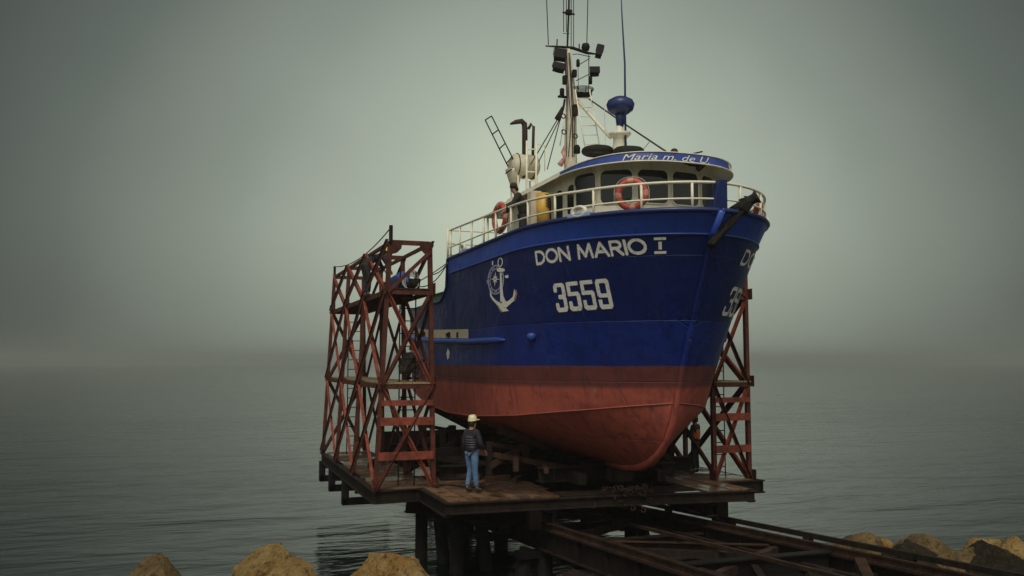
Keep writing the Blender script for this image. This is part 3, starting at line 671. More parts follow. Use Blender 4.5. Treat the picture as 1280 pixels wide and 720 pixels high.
# freeing port over the rub rail: fog brightness painted on a strip, dark scuppers
for s_ in (-1, 1):
    mb = MB(); Ys = [23.9+k*.2 for k in range(45)]; q = []
    for Y in Ys:
        a = hx(Y, zr(Y)+.10, s_, .012); c = hx(Y, zr(Y)+.36, s_, .012)
        if a and c: q.append((mb.bm.verts.new(a), mb.bm.verts.new(c)))
    for (a, c), (d, e2) in zip(q, q[1:]): mb.face((a, d, e2, c))
    st_ = mb.build('freeing_port', mat('fog_bright_strip', (.60, .56, .42), .6, (.45, .40, .28), 5) if s_ < 0 else bpy.data.materials['fog_bright_strip'], boat)
    rr = random.Random(3)
    for Y in (25.0, 25.9, 26.1, 28.0, 29.1, 29.4, 30.6):
        mb = MB(); p = hx(Y, zr(Y)+.2, s_, .02); mb.box(p, (.03, rr.uniform(.08, .35), rr.uniform(.1, .2))); mb.build('scupper', M['black'], st_)
# bollard-like outlet
for s_ in (-1, 1):
    p = hx(19.75, 3.78, s_, .05)
    mb = MB(); mb.lathe([(0, -.10), (.08, -.1), (.11, -.03), (.12, .04), (.08, .08), (0, .09)], p, 12); mb.build('outlet', M['bluep'], hull, True)
    mb = MB(); mb.lathe([(.10, 0), (.14, 0), (.14, .01), (.10, .01)], hx(26.1, 3.42, s_, .01), 20, Matrix.Rotation(R(90), 3, 'Y')); p = hx(26.1, 3.42, s_, .016)
    mb.box(p, (.01, .34, .035)); mb.box(p+Vector((s_*.003, 0, 0)), (.01, .035, .34)); mb.build('load_mark', M['lettering'], hull)
# stem bar
mb = MB()
spts = [(15.60, 6.3), (15.96, 5.86), (16.6, 4.5), (17.27, 3.08), (17.57, 2.24)]+[(a-.03, b_) for a, b_ in KP[1:8]]
mb.tube([(CX, y-.02, z) for y, z in spts], [.075, .075, .07, .07, .07, .08, .09, .10, .12, .13, .14, .14], 10)
stem = mb.build('stem_bar', M['hull'], boat, True); stem.data.transform(Matrix.Translation(boat.location)); stem.location = -Vector(boat.location)
mb = MB()
for (a, b_) in (((-.17, .17), (-.07, .06)),):
    v1 = [mb.bm.verts.new((CX+x, y, z)) for x, y, z in ((-.20, 15.66, 6.22), (.20, 15.66, 6.22), (.16, 15.98, 6.22), (-.16, 15.98, 6.22))]
    v2 = [mb.bm.verts.new((CX+x, y, z)) for x, y, z in ((-.10, 15.50, 6.95), (.10, 15.50, 6.95), (.07, 15.74, 6.95), (-.07, 15.74, 6.95))]
    mb.face(v1[::-1]); mb.face(v2)
    for i in range(4): mb.face((v1[i], v1[(i+1) % 4], v2[(i+1) % 4], v2[i]))
mb.build('stem_head', M['bluedk'], boat, bev=.02)
# decks and inner bulwarks
def inner(t, s_, u_, ins): 
    p = hpt(u_, t, s_); p.x -= s_*min(ins, abs(p.x-CX)*.6); return p
def deck(y0, y1, z, m, name):
    mb = MB(); rowl = []
    for k in range(41):
        Y = lerp(y0, y1, k/40); a = hx(Y, z, -1, 0); b_ = hx(Y, z, 1, 0)
        if a and b_: rowl.append((mb.bm.verts.new((a.x+.04, Y, z)), mb.bm.verts.new((b_.x-.04, Y, z))))
    for (a, b_), (c, d) in zip(rowl, rowl[1:]): mb.face((a, b_, d, c))
    mb.build(name, m, boat)
deck(16.4, 26.2, 5.84, mat('deck_paint', (.10, .14, .12), .7, (.06, .09, .08), 3), 'foredeck'); deck(26.2, 32.9, 4.2, bpy.data.materials['deck_paint'], 'working_deck')
def lining(y0, y1, zlo, m, name):
    for s_ in (-1, 1):
        mb = MB(); q = []; pts = [(t, hpt(3, t, s_)) for t in T]; pts = [(t, p) for t, p in pts if y0 <= p.y <= y1]
        for k, (t, p) in enumerate(pts):
            a = pts[max(k-1, 0)][1]; b_ = pts[min(k+1, len(pts)-1)][1]; d = (b_-a); d.z = 0; d.normalize(); nn = Vector((-d.y, d.x, 0))
            if nn.x*s_ > 0: nn = -nn
            lo_ = hpt(2, t, s_) if zlo > 5 else Vector((p.x, p.y, zlo)); lo_ = Vector((lo_.x, lo_.y, zlo))
            if zlo <= 5:
                h_ = hx(p.y, max(zlo, 4.2)+.02, s_); lo_.x = min(abs(h_.x-CX), abs(p.x-CX))*s_+CX if h_ else p.x
            q.append((mb.bm.verts.new(lo_+nn*.09), mb.bm.verts.new(Vector((p.x, p.y, p.z-.03))+nn*.09)))
        for (a, b_), (c, d) in zip(q, q[1:]): mb.face((a, c, d, b_))
        mb.build(name, m, boat)
lining(15.9, 26.0, 5.84, M['white'], 'bulwark_lining'); lining(26.3, 32.9, 4.2, M['green'], 'bulwark_lining')
mb = MB(); mb.box((CX-.1, 28.3, 4.84), (4.8, 3.6, 1.3)); mb.box((CX-.1, 28.3, 5.5), (4.9, 3.7, .05)); mb.build('net_bin', M['green'], boat, bev=.03)
# end wall of raised foredeck
mb = MB(); a = hx(26.0, 5.6, -1); mb.box((CX, 26.1, 4.9), (2*abs(a.x-CX)-.2, .06, 1.4)); mb.build('break_bulkhead', M['white'], boat)

# lettering: flat outlines laid onto the plating
def lay(bm2, A, B, side, m, name, parent, off=.010, z0=None):
    A = Vector(A); B = Vector(B); r_ = (B-A); r_.z = 0; r_.normalize(); n_ = r_.cross(Vector((0, 0, 1))); n_.normalize()
    # n_ must point out of the hull
    out_ = Vector((side, -.6, 0))
    if n_.dot(out_) < 0: n_ = -n_
    slope = (B.z-A.z)/max((Vector((B.x, B.y, 0))-Vector((A.x, A.y, 0))).length, .01)
    for vv in bm2.verts:
        u_, v_ = vv.co.x, vv.co.y
        p = A+r_*u_+Vector((0, 0, v_+slope*u_)); h = bvh.ray_cast(p+n_*5, -n_)
        vv.co = (h[0]+(h[1] if h[1].dot(n_) > 0 else -h[1])*off) if h[0] else p
    mb = MB(); mb.bm.free(); mb.bm = bm2; return mb.build(name, m, parent, recalc=False)
def gridcut(bm, sx, sy):
    xs = [v_.co.x for v_ in bm.verts]; ys = [v_.co.y for v_ in bm.verts]
    x = min(xs)+sx
    while x < max(xs): bmesh.ops.bisect_plane(bm, geom=bm.verts[:]+bm.edges[:]+bm.faces[:], plane_co=(x, 0, 0), plane_no=(1, 0, 0)); x += sx
    y = min(ys)+sy
    while y < max(ys): bmesh.ops.bisect_plane(bm, geom=bm.verts[:]+bm.edges[:]+bm.faces[:], plane_co=(0, y, 0), plane_no=(0, 1, 0)); y += sy
def text_bm(txt, width, height, bold=.0, shear=0, spacing=1, flip=False):
    cu = bpy.data.curves.new('t', 'FONT'); cu.body = txt; cu.offset = bold; cu.shear = shear; cu.space_character = spacing; cu.resolution_u = 3
    o = bpy.data.objects.new('t', cu); col.objects.link(o); bpy.context.view_layer.update()
    dg = bpy.context.evaluated_depsgraph_get(); me = bpy.data.meshes.new_from_object(o.evaluated_get(dg))
    bm = bmesh.new(); bm.from_mesh(me); bpy.data.objects.remove(o); bpy.data.meshes.remove(me)
    xs = [v_.co.x for v_ in bm.verts]; ys = [v_.co.y for v_ in bm.verts]; sx = width/(max(xs)-min(xs)); sy = height/(max(ys)-min(ys))
    for v_ in bm.verts: v_.co.x = (v_.co.x-min(xs))*sx; v_.co.y = (v_.co.y-min(ys))*sy; v_.co.z = 0
    gridcut(bm, .12, .12); return bm
def hit(px, py):
    h = bvh.ray_cast(EYE, ray(px, py).normalized())
    while h[0] is None: px -= .5; h = bvh.ray_cast(EYE, ray(px, py).normalized())
    return h[0]
def span(a, b_): return (Vector((a.x, a.y, 0))-Vector((b_.x, b_.y, 0))).length
def mirror(p): return Vector((2*CX-p.x, p.y, p.z))
A, B = hit(671, 332), hit(811, 317.5); top_ = hit(671, 313)
print('NAME', A, B, 'h', hit(740, 305).z-hit(740, 325).z)
NH = hit(740, 305).z-hit(740, 325).z
# the numeral one, drawn as a stencil with three bars
A2, B2 = hit(818, 317.3), hit(833, 317)
def rects(rs):
    bm = bmesh.new()
    for x0, y0, x1, y1 in rs:
        q = [bm.verts.new(p) for p in ((x0, y0, 0), (x1, y0, 0), (x1, y1, 0), (x0, y1, 0))]; bm.faces.new(q)
    gridcut(bm, .12, .12); return bm
w2 = span(A2, B2)
lay(rects([(0, 0, w2, .055), (0, NH-.055, w2, NH), (w2*.36, .09, w2*.64, NH-.09)]), A2, B2, -1, M['lettering'], 'name_lettering', hull)
DIG = {'3': [[(0, .80), (0, .93), (.12, 1), (.88, 1), (1, .93), (1, .60), (.85, .52), (.45, .52)], [(.85, .52), (1, .44), (1, .07), (.88, 0), (.12, 0), (0, .07), (0, .22)]],
       '5': [[(1, 1), (0, 1), (0, .60)], [(0, .60), (.88, .60), (1, .54), (1, .07), (.88, 0), (.12, 0), (0, .07), (0, .24)]],
       '9': [[(0, .50), (0, .93), (.12, 1), (.88, 1), (1, .93), (1, .07), (.88, 0), (.12, 0), (0, .07), (0, .22)], [(0, .52), (.12, .44), (1, .44)]]}
def arc(cx, cy, rx, ry, a0, a1, n=14): return [(cx+rx*math.cos(R(a0+(a1-a0)*k/n)), cy+ry*math.sin(R(a0+(a1-a0)*k/n))) for k in range(n+1)]
GL = {'D': (.82, [[(0, 0), (0, 1)], [(0, 1), (.30, 1)]+arc(.35, .5, .65, .5, 85, -85)+[(.3, 0), (0, 0)]]),
      'O': (1.0, [arc(.5, .5, .5, .5, 0, 360, 30)]),
      'N': (.82, [[(0, 0), (0, 1), (1, 0), (1, 1)]]),
      'M': (1.05, [[(0, 0), (.10, 1), (.5, .10), (.90, 1), (1, 0)]]),
      'A': (.92, [[(0, 0), (.5, 1), (1, 0)], [(.2, .33), (.8, .33)]]),
      'R': (.72, [[(0, 0), (0, 1), (.45, 1)]+arc(.5, .74, .42, .26, 85, -85, 10)+[(.0, .48)], [(.42, .48), (1, 0)]]),
      'I': (.0, [[(0, 0), (0, 1)]]), ' ': (.28, [])}
def glyph_segs(txt, W_, H_, stroke):
    tot = sum(GL[c][0] for c in txt)*1.0; gap = .24; n = len(txt); kx = (W_-stroke)/(tot+gap*(n-1)); x = stroke/2; segs = []
    for c in txt:
        w_ = GL[c][0]*kx
        for path in GL[c][1]:
            pp = [(x+a*w_, stroke/2+b*(H_-stroke)) for a, b in path]; segs += list(zip(pp, pp[1:]))
        x += w_+gap*kx
    return segs
def digits_bm(txt, W_, H_, stroke=.095, cell=.0125):
    if txt[0] in GL: return raster(glyph_segs(txt, W_, H_, stroke), W_, H_, stroke, cell)
    n = len(txt); dw = W_/(n+(n-1)*.16); segs = []
    for k, ch_ in enumerate(txt):
        x0 = k*dw*1.16+stroke/2; ww = dw-stroke; hh = H_-stroke
        for path in DIG[ch_]:
            pp = [(x0+a*ww, stroke/2+b*hh) for a, b in path]; segs += list(zip(pp, pp[1:]))
    return raster(segs, W_, H_, stroke, cell)
def raster(segs, W_, H_, stroke, cell):
    bm = bmesh.new(); vs_ = {}
    def V_(i, j):
        if (i, j) not in vs_: vs_[(i, j)] = bm.verts.new((i*cell, j*cell, 0))
        return vs_[(i, j)]
    for i in range(int(W_/cell)+1):
        for j in range(int(H_/cell)+1):
            x, y = (i+.5)*cell, (j+.5)*cell
            for (ax, ay), (bx, by) in segs:
                dx, dy = bx-ax, by-ay; t = max(0, min(1, ((x-ax)*dx+(y-ay)*dy)/(dx*dx+dy*dy)))
                ex, ey = x-ax-t*dx, y-ay-t*dy
                if max(abs(ex), abs(ey))*.35+math.hypot(ex, ey)*.65 < stroke/2:
                    bm.faces.new((V_(i, j), V_(i+1, j), V_(i+1, j+1), V_(i, j+1))); break
    return bm
A3, B3 = hit(697, 390.5), hit(768, 385.5); H3 = hit(732, 350.5).z-hit(732, 388).z
print('NUM', A3, B3, H3)
lay(digits_bm('3559', span(A3, B3), H3), A3, B3, -1, M['lettering'], 'number_lettering', hull)
lay(digits_bm('DON MARIO', span(A, B), NH, .062, .011), A, B, -1, M['lettering'], 'name_lettering', hull)
# other bow: the same name and number painted from the stem aft
PB = hit(940, 328); PA = hit(924, 331); d_ = (PB-PA); d_.z = 0; d_.normalize()
print('PORT', PA, PB, hit(907, 393))
lay(digits_bm('DON MARIO', span(A, B)*1.5, NH*1.05, .06, .012), PA, PA+d_*2, 1, M['lettering'], 'name_lettering', hull)
PA = hit(901, 394); lay(digits_bm('3559', span(A3, B3)*1.4, H3, .085), PA, PA+d_*2, 1, M['lettering'], 'number_lettering', hull)
# anchor and compass emblem
def emblem(side):
    A = hit(608, 390); B = hit(652, 388)
    if side > 0: A, B = mirror(B), mirror(A)
    Wd = span(A, B); Hh = hit(630, 320).z-hit(630, 388).z; sx = Wd/44.; sy = Hh/70.
    def poly(bm, pts):
        q = [bm.verts.new(((x-608)*sx, (388-y)*sy, 0)) for x, y in pts]; bm.faces.new(q)
    def line(bm, pts, w_):
        for (x0, y0), (x1, y1) in zip(pts, pts[1:]):
            d = Vector((x1-x0, y1-y0)).normalized(); nn = Vector((-d.y, d.x))*w_/2
            poly(bm, [(x0+nn.x, y0+nn.y), (x1+nn.x, y1+nn.y), (x1-nn.x, y1-nn.y), (x0-nn.x, y0-nn.y)])
    def ell(cx, cy, rx, ry, n=24): return [(cx+rx*math.cos(2*math.pi*k/n), cy+ry*math.sin(2*math.pi*k/n)) for k in range(n+1)]
    bm = bmesh.new()
    poly(bm, [(631.6, 338), (634, 338), (635.5, 368), (637.5, 374), (631, 376), (631.4, 360)])
    poly(bm, [(616, 357), (618.5, 367), (624, 373), (633.5, 378.5), (640.5, 388.5-.5), (632.8, 389), (628, 381), (620, 373.5), (615, 366)])
    poly(bm, [(632.8, 389.4), (633.2, 372), (640, 376), (646, 371), (648.6, 360.5), (649.5, 366), (646.5, 376), (640, 382)])
    poly(bm, [(627, 333), (630, 331), (636, 332.5), (639, 334.5), (638.5, 337), (633, 337), (628, 335.5)])
    line(bm, ell(632.5, 324, 3.3, 5.4), 1.4)
    for a in range(8):
        L_ = 8.5 if a % 2 == 0 else 5.5; an = a*math.pi/4+.12; c = (624, 345)
        tip = (c[0]+L_*math.sin(an)*.9, c[1]-L_*math.cos(an)*1.25)
        poly(bm, [(c[0]+1.4*math.sin(an+.9), c[1]-1.6*math.cos(an+.9)), tip, (c[0]-1.4*math.sin(an+.9+1.3), c[1]+1.6*math.cos(an+.9+1.3))])
    poly(bm, [(619.5, 320), (621.5, 320), (621.7, 325.5), (619.8, 325.5)])
    poly(bm, [(609, 344), (611.5, 346.5), (611.5, 349), (609, 351.5), (612.5, 348.5), (612.5, 346.5)])
    poly(bm, [(638.5, 343), (643, 342), (643.5, 346), (640, 346)])
    gridcut(bm, .1, .1); e1 = lay(bm, A, B, side, M['lettering'], 'anchor_emblem', hull, .014)
    bm = bmesh.new(); line(bm, ell(624.5, 346, 12, 19, 32), 1.3); line(bm, ell(624.5, 346, 8.8, 14, 32), .8)
    for k in range(36):
        an = k*math.pi/18; c = (624.5, 346)
        if k % 4 != 3: line(bm, [(c[0]+9.3*math.cos(an), c[1]+14.8*math.sin(an)), (c[0]+11*math.cos(an), c[1]+17.2*math.sin(an))], 1.0)
    gridcut(bm, .15, .15); m_ = M.get('palewash') or mat('pale_blue_lettering', (.45, .50, .66), .5); M['palewash'] = m_
    lay(bm, A, B, side, m_, 'compass_emblem', hull, .009)
    bm = bmesh.new(); line(bm, [(614.6, 358), (617.4, 368.5), (623.5, 375.5), (631.8, 390)], .9); line(bm, [(649.8, 362), (650.2, 367), (647, 376.5)], .9)
    gridcut(bm, .1, .1); lay(bm, A, B, side, M['gold'], 'anchor_emblem', hull, .008)
for s_ in (-1, 1): emblem(s_)

# ---- bulwark railing
def rail_h(Y, s_): return interp([(15.6, .60), (17.5, .60), (19.6, .68), (22.5, .8), (26, .92)], Y)
mb = MB()
def rp(t, s_, k):
    p = hpt(3, t, s_); h = rail_h(p.y, s_)*k; p.z += h; p.x -= s_*min(.06, abs(p.x-CX)*.5); return p
tt = [t for t in T if 15.64+(YE-15.64)*t < 26.0]
rl = None
for s_ in (-1, 1):
    mb = MB(); mb.tube([rp(t, s_, 1) for t in tt if t > .0004], .032, 8); r1_ = mb.build('top_rail', M['rail'], boat, True)
    mb = MB(); mb.tube([rp(t, s_, .42) for t in tt if t > .0004], .022, 8); mb.build('mid_rail', M['rail'], boat, True)
    # stanchions, spaced along the rail
    acc = 0; last = rp(tt[1], s_, 0); nxt = .55 if s_ < 0 else .5
    for t in tt[1:]:
        p = rp(t, s_, 0); acc += (p-last).length; last = p
        if acc >= nxt:
            acc = 0; nxt = .98; mb = MB(); mb.tube([p-Vector((0, 0, .02)), rp(t, s_, 1)], .030, 8); mb.build('stanchion', M['rail'], boat, True)
# railing across the aft end of the foredeck
for s_ in (-1, 1):
    p = hpt(3, tt[-1], s_)
    mb = MB(); mb.tube([p, p+Vector((0, 0, .98))], .034, 8); mb.build('stanchion', M['rail'], boat, True)
mb = MB(); a = hpt(3, tt[-1], -1); b_ = hpt(3, tt[-1], 1)
for z in (.92, .5, .15): mb.tube([a+Vector((0, 0, z)), b_+Vector((0, 0, z))], .022, 6)
for k in range(1, 8): p = a.lerp(b_, k/8); mb.tube([p-Vector((0, 0, .6)), p+Vector((0, 0, .92))], .02, 6)
mb.build('end_rail', M['rail'], boat, True)

# ---- wheelhouse
def wall_outline(half_w, yf, Lf, yb, n=24, pw=.5):
    pts = []
    for k in range(n+1):
        a = k/n*math.pi/2; s_ = Lf*(1-math.cos(a)); b = half_w*math.sin(a)**(2*pw)
        pts.append((b, yf+s_))
    full = [(CX-b, y) for b, y in reversed(pts)]+[(CX+b, y) for b, y in pts[1:]]
    full = [(CX-half_w, yb)]+full+[(CX+half_w, yb)]
    return full
def prism(outline, z0, z1, shrink0=0, n=1):
    mb = MB(); lo = [mb.bm.verts.new((x, y, z0)) for x, y in outline]; hi = [mb.bm.verts.new((x, y, z1)) for x, y in outline]
    for i in range(len(outline)): j = (i+1) % len(outline); mb.face((lo[i], lo[j], hi[j], hi[i]))
    mb.face(lo[::-1]); mb.face(hi); return mb
WO = wall_outline(1.80, 17.70, 1.40, 24.0, pw=.40)
wh = prism(WO, 5.6, 7.9).build('wheelhouse', M['white'], boat, bev=.01)
# arc length positions along outline, centre = 0, negative = left
def arcpos(sv):
    pts = WO; mid = len(pts)//2; i = mid; rem = abs(sv); st_ = -1 if sv < 0 else 1
    while True:
        a = Vector(pts[i]); b_ = Vector(pts[i+st_]); Ls = (b_-a).length
        if rem <= Ls or i+st_ in (0, len(pts)-1): return a+(b_-a)*(rem/Ls), ((b_-a).normalized()*st_)
        rem -= Ls; i += st_
def window(s0, s1, z0, z1, r=.09, nm='window', skew=0, zs=0):
    # rounded panel following the wall, with a frame
    mb = MB(); mf = MB(); n = 6; border = []
    def P2(u_, v_, off):
        sv = lerp(s0, s1, u_)+skew*(1-v_); p, d = arcpos(sv); nn = Vector((d.y, -d.x)); 
        if nn.dot(p-Vector((CX, 20.5))) < 0: nn = -nn
        q = p+nn*off; return Vector((q.x, q.y, lerp(z0, z1, v_)+zs*u_))
    W_, H_ = abs(s1-s0), z1-z0; ru, rv = r/W_, r/H_
    for cx, cy, a0 in ((1-ru, 1-rv, 0), (ru, 1-rv, 90), (ru, rv, 180), (1-ru, rv, 270)):
        for k in range(n+1): an = R(a0+90*k/n); border.append((cx+ru*math.cos(an), cy+rv*math.sin(an)))
    dens = []
    for (a, b_), (c, d) in zip(border, border[1:]+border[:1]):
        m_ = 4 if math.hypot((c-a)*W_, (d-b_)*H_) > .2 else 1
        for k in range(m_): dens.append((lerp(a, c, k/m_), lerp(b_, d, k/m_)))
    # glass as horizontal fans (triangulated strip to centre line)
    inn = [mb.bm.verts.new(P2(u_, v_, .012)) for u_, v_ in dens]; cl = [mb.bm.verts.new(P2(u_, .5, .012)) for u_, v_ in dens]
    for i in range(len(dens)):
        j = (i+1) % len(dens); mb.face((inn[i], inn[j], cl[j], cl[i]))
    bmesh.ops.remove_doubles(mb.bm, verts=mb.bm.verts, dist=.002)
    g = 1+.05/W_; gv = 1+.05/H_
    fr = []
    for kk, off in ((1, .008), (1, .028), (0, .028), (0, .010)):
        fr.append([mf.bm.verts.new(P2(.5+(u_-.5)*(g if kk else 1), .5+(v_-.5)*(gv if kk else 1), off)) for u_, v_ in dens])
    for ra, rb in zip(fr, fr[1:]):
        for i in range(len(dens)): j = (i+1) % len(dens); mf.face((ra[i], ra[j], rb[j], rb[i]))
    wo = mb.build(nm, M['glass'], wh); mf.build('window_frame', M['rail'], wo)
full_half = 0
p0 = WO[len(WO)//2]; half_arc = sum((Vector(WO[i])-Vector(WO[i+1])).length for i in range(len(WO)//2, len(WO)-2))
fw = half_arc/3
for k in range(3):
    for s_ in (-1, 1):
        a, b_ = s_*(k*fw+.065), s_*((k+1)*fw-.065)
        window(min(a, b_), max(a, b_), 6.80, 7.57, .13)
for s_ in (-1, 1):
    for c_ in (.14, .88, 1.62, 2.9):
        a = s_*(half_arc+c_-.24); b_ = s_*(half_arc+c_+.24); window(min(a, b_), max(a, b_), 6.6, 7.42, .19, skew=s_*.0)
# door on the left side
mb = MB(); p, d = arcpos(-(half_arc+3.9)); mb.box((p.x-.02, p.y, 6.65), (.04, .62, 1.8)); mb.build('door', M['cream'], wh)
# roof with blue fascia
def roof_outline(grow=0):
    pts = []
    n = 30
    for k in range(n+1):
        a = k/n*math.pi/2; pts.append(((2.13+grow)*math.sin(a)**.80, 16.92-grow+2.3*(1-math.cos(a))))
    f_ = [(CX-b, y) for b, y in reversed(pts)]+[(CX+b, y) for b, y in pts[1:]]
    return [(CX-2.13-grow, 24.2)]+f_+[(CX+2.13+grow, 24.2)]
RO = roof_outline()
mb = MB()
def rh(y): return lerp(.21, .09, sm(17.0, 19.6, y))
lo = [mb.bm.verts.new((x, y, 7.60)) for x, y in RO]; hi = [mb.bm.verts.new((CX+(x-CX)*.985, y+.03, 7.60+rh(y))) for x, y in RO]
top = [mb.bm.verts.new((CX+(x-CX)*.6, lerp(y, 20.5, .4), 8.02)) for x, y in RO]; inn = [mb.bm.verts.new((CX+(x-CX)*.84, lerp(y, 20.5, .16), 7.84)) for x, y in RO]
n_ = len(RO)
for i in range(n_):
    j = (i+1) % n_
    f = mb.face((hi[i], hi[j], top[j], top[i])); f = mb.face((inn[i], inn[j], lo[j], lo[i]))
    if 0 < i < n_-2 and (RO[i][1] < 19.4) and RO[i][0] < CX+1.35: mb.mi = 1
    mb.face((lo[i], lo[j], hi[j], hi[i])); mb.mi = 0
mb.face(top); mb.face(inn[::-1])
roof = mb.build('roof', [M['white'], M['bluep']], wh, bev=.008)
mb = MB(); ro2 = roof_outline(.008); mb.tube([(x, y, 7.605) for x, y in ro2[1:-1]], .018, 6); mb.tube([(CX+(x-CX)*.985, y+.03, 7.61+rh(y)) for x, y in ro2[1:-1]], .014, 6); mb.build('roof_edge', M['rail'], roof, True)
# script name on the visor: laid round the front of the fascia
def roof_text(txt, s0, wdt, ht):
    bm = text_bm(txt, wdt, ht, .0, .35)
    pts = [Vector(p) for p in RO]; mid = n_//2
    cum = [0]
    for i in range(1, n_): cum.append(cum[-1]+(pts[i]-pts[i-1]).length)
    c0 = cum[mid]
    for v_ in bm.verts:
        sv = c0+s0+v_.co.x; i = 1
        while i < n_-1 and cum[i] < sv: i += 1
        f = (sv-cum[i-1])/(cum[i]-cum[i-1]); p = pts[i-1].lerp(pts[i], f); d = (pts[i]-pts[i-1]).normalized(); nn = Vector((d.y, -d.x))
        q = p+nn*.008; v_.co = Vector((q.x, q.y, 7.63+v_.co.y))
    mb = MB(); mb.bm.free(); mb.bm = bm; mb.build('roof_lettering', M['lettering'], roof, recalc=False)
roof_text('Maria m. de U.', -1.5, 2.1, .14)
# roof handrail wing at the aft left
mb = MB(); mb.box((CX, 24.75, 7.58), (4.2, 1.2, .06)); mb.build('roof_extension', M['white'], wh)
for x in (-2.0, 2.0): mb = MB(); mb.tube([(CX+x, 25.2, 5.6), (CX+x, 25.2, 7.57)], .035, 8); mb.build('roof_post', M['rail'], wh, True)

# ---- mast and gear
MY = 23.4
def am(px, py, Y=MY): return at(px, py, Y=Y)
mb = MB(); mb.tube([Vector((CX, MY, 7.7)), am(713, 195), am(714, 120), am(709, 62)], [.21, .19, .15, .10], 14); mast = mb.build('mast', mat('mast_paint', (.74, .70, .57), .5, (.50, .45, .34), 4, streak=((.2, .12, .07), 9, .6)), boat, True)
mb = MB(); mb.tube([am(709, 62), am(711, 12), am(712, -40)], .03, 6)
for dx in (-4.5, -1, 5, 8): mb.tube([am(709+dx, 62 if dx > 0 else 40), am(709+dx, -40)], .012, 5)
mb.tube([am(703.5, 15.5), am(718, 18)], .03, 6); mb.box(am(711, 15.5), (.16, .16, .12)); mb.tube([am(704, 42), am(712, 42)], .01, 5); mb.build('topmast', M['black'], mast)
mb = MB(); mb.tube([am(682, 57.5), am(700, 58.5), am(716, 60), am(733, 66), am(748, 68)], [.02, .035, .05, .045, .02], 8)
mb.tube([am(716, 68), am(722, 67.5), am(738, 71)], .012, 6); mb.tube([am(720, 101), am(736, 93)], .012, 6); mb.tube([am(722, 82), am(737, 73)], .012, 6); mb.tube([am(736, 66), am(736, 118)], .014, 6); mb.tube([am(722.5, 80), am(723, 112)], .01, 6); mb.build('crosstree', M['black'], mast, True)
def flood(px, py, w_, h_, ry, name='floodlight'):
    c = am(px, py); Mr = Matrix.Rotation(-YAW, 3, 'Z')@Matrix.Rotation(R(ry), 3, 'Y')@Matrix.Rotation(R(-12), 3, 'X')
    mb = MB(); k = 1/44.
    mb.box(c, (w_*k, .22, h_*k), Mr); mb.box(c+Mr@Vector((0, -.13, 0)), (w_*k*1.12, .05, h_*k*1.12), Mr); mb.box(c+Mr@Vector((0, .15, 0)), (w_*k*.5, .1, h_*k*.5), Mr)
    mb.tube([c+Mr@Vector((-w_*k*.6, 0, 0)), c+Mr@Vector((-w_*k*.6, 0, h_*k*.75)), c+Mr@Vector((w_*k*.6, 0, h_*k*.75)), c+Mr@Vector((w_*k*.6, 0, 0))], .012, 5)
    return mb.build(name, M['black'], mast, bev=.01)
flood(700, 69.5, 15, 12, 8); flood(698.5, 85, 15, 8, 14); flood(749, 65, 8, 14, 14); flood(743, 90, 12, 8, 0)
mb = MB(); c = am(732, 59); mb.lathe([(0, -.12), (.1, -.1), (.13, 0), (.1, .1), (0, .12)], c, 12); mb.build('horn', M['black'], mast, True)
mb = MB(); mb.lathe([(0, -.1), (.055, -.1), (.055, .08), (.03, .12), (0, .12)], am(722.5, 79), 10); mb.lathe([(0, -.12), (.055, -.12), (.06, .1), (0, .12)], am(738, 100), 10); mb.lathe([(0, -.13), (.07, -.13), (.07, .09), (0, .13)], am(702.5, 115), 10); mb.box(am(703, 121), (.26, .1, .05)); mb.build('navigation_lamp', M['black'], mast, True)
mb = MB()
for k in range(7): mb.torus(am(727, 112+k*1.2), .36-.02*k, .012, Matrix.Rotation(0, 3, 'X'), 16, 5)
for k in range(8): a = k*math.pi/4; c = am(727, 112); mb.tube([c+Vector((.35*math.cos(a), .35*math.sin(a), .02)), c+Vector((.25*math.cos(a), .25*math.sin(a), -.2))], .012, 5)
mb.box(am(727, 119), (.5, .4, .06)); mb.tube([am(714, 120), am(727, 120)], .04, 6); mb.build('crow_basket', M['black'], mast)
mb = MB(); mb.tube([am(722, 126), am(763, 172, 21.5)], .05, 8); mb.tube([am(703, 190), am(720, 181)], .02, 6); mb.tube([am(707, 140), am(700, 182)], .018, 6); mb.build('mast_strut', M['white'], mast, True)
mb = MB()
for k, (dx, r_) in enumerate(((-4, .012), (3.5, .015), (5.5, .012), (-1.5, .012))):
    mb = MB(); mb.tube([am(712+dx, 196, 23.2), am(713+dx*.8, 150, 23.2)+Vector((.03*(k-1), 0, 0)), am(712+dx*.7, 118, 23.2), am(709+dx*.6, 66, 23.2)], r_, 6); mb.build('cable', M['black'] if k % 2 else M['rustmid'], mast, True)
for px, py, a_, b_ in ((706, 100, .12, .26), (719, 138, .14, .34), (718, 92, .12, .22)):
    mb = MB(); mb.box(am(px, py, 23.15), (a_, .14, b_)); mb.build('junction_box', M['rustmid'] if py in (138, 152) else M['black'], mast, bev=.02)
for px, py in ((705, 165), (704, 145), (719, 170)):
    mb = MB(); mb.torus(am(px, py, 23.1), .07, .018, Matrix.Rotation(R(80), 3, 'X'), 14, 6); mb.build('shackle', M['rustmid'], mast, True)
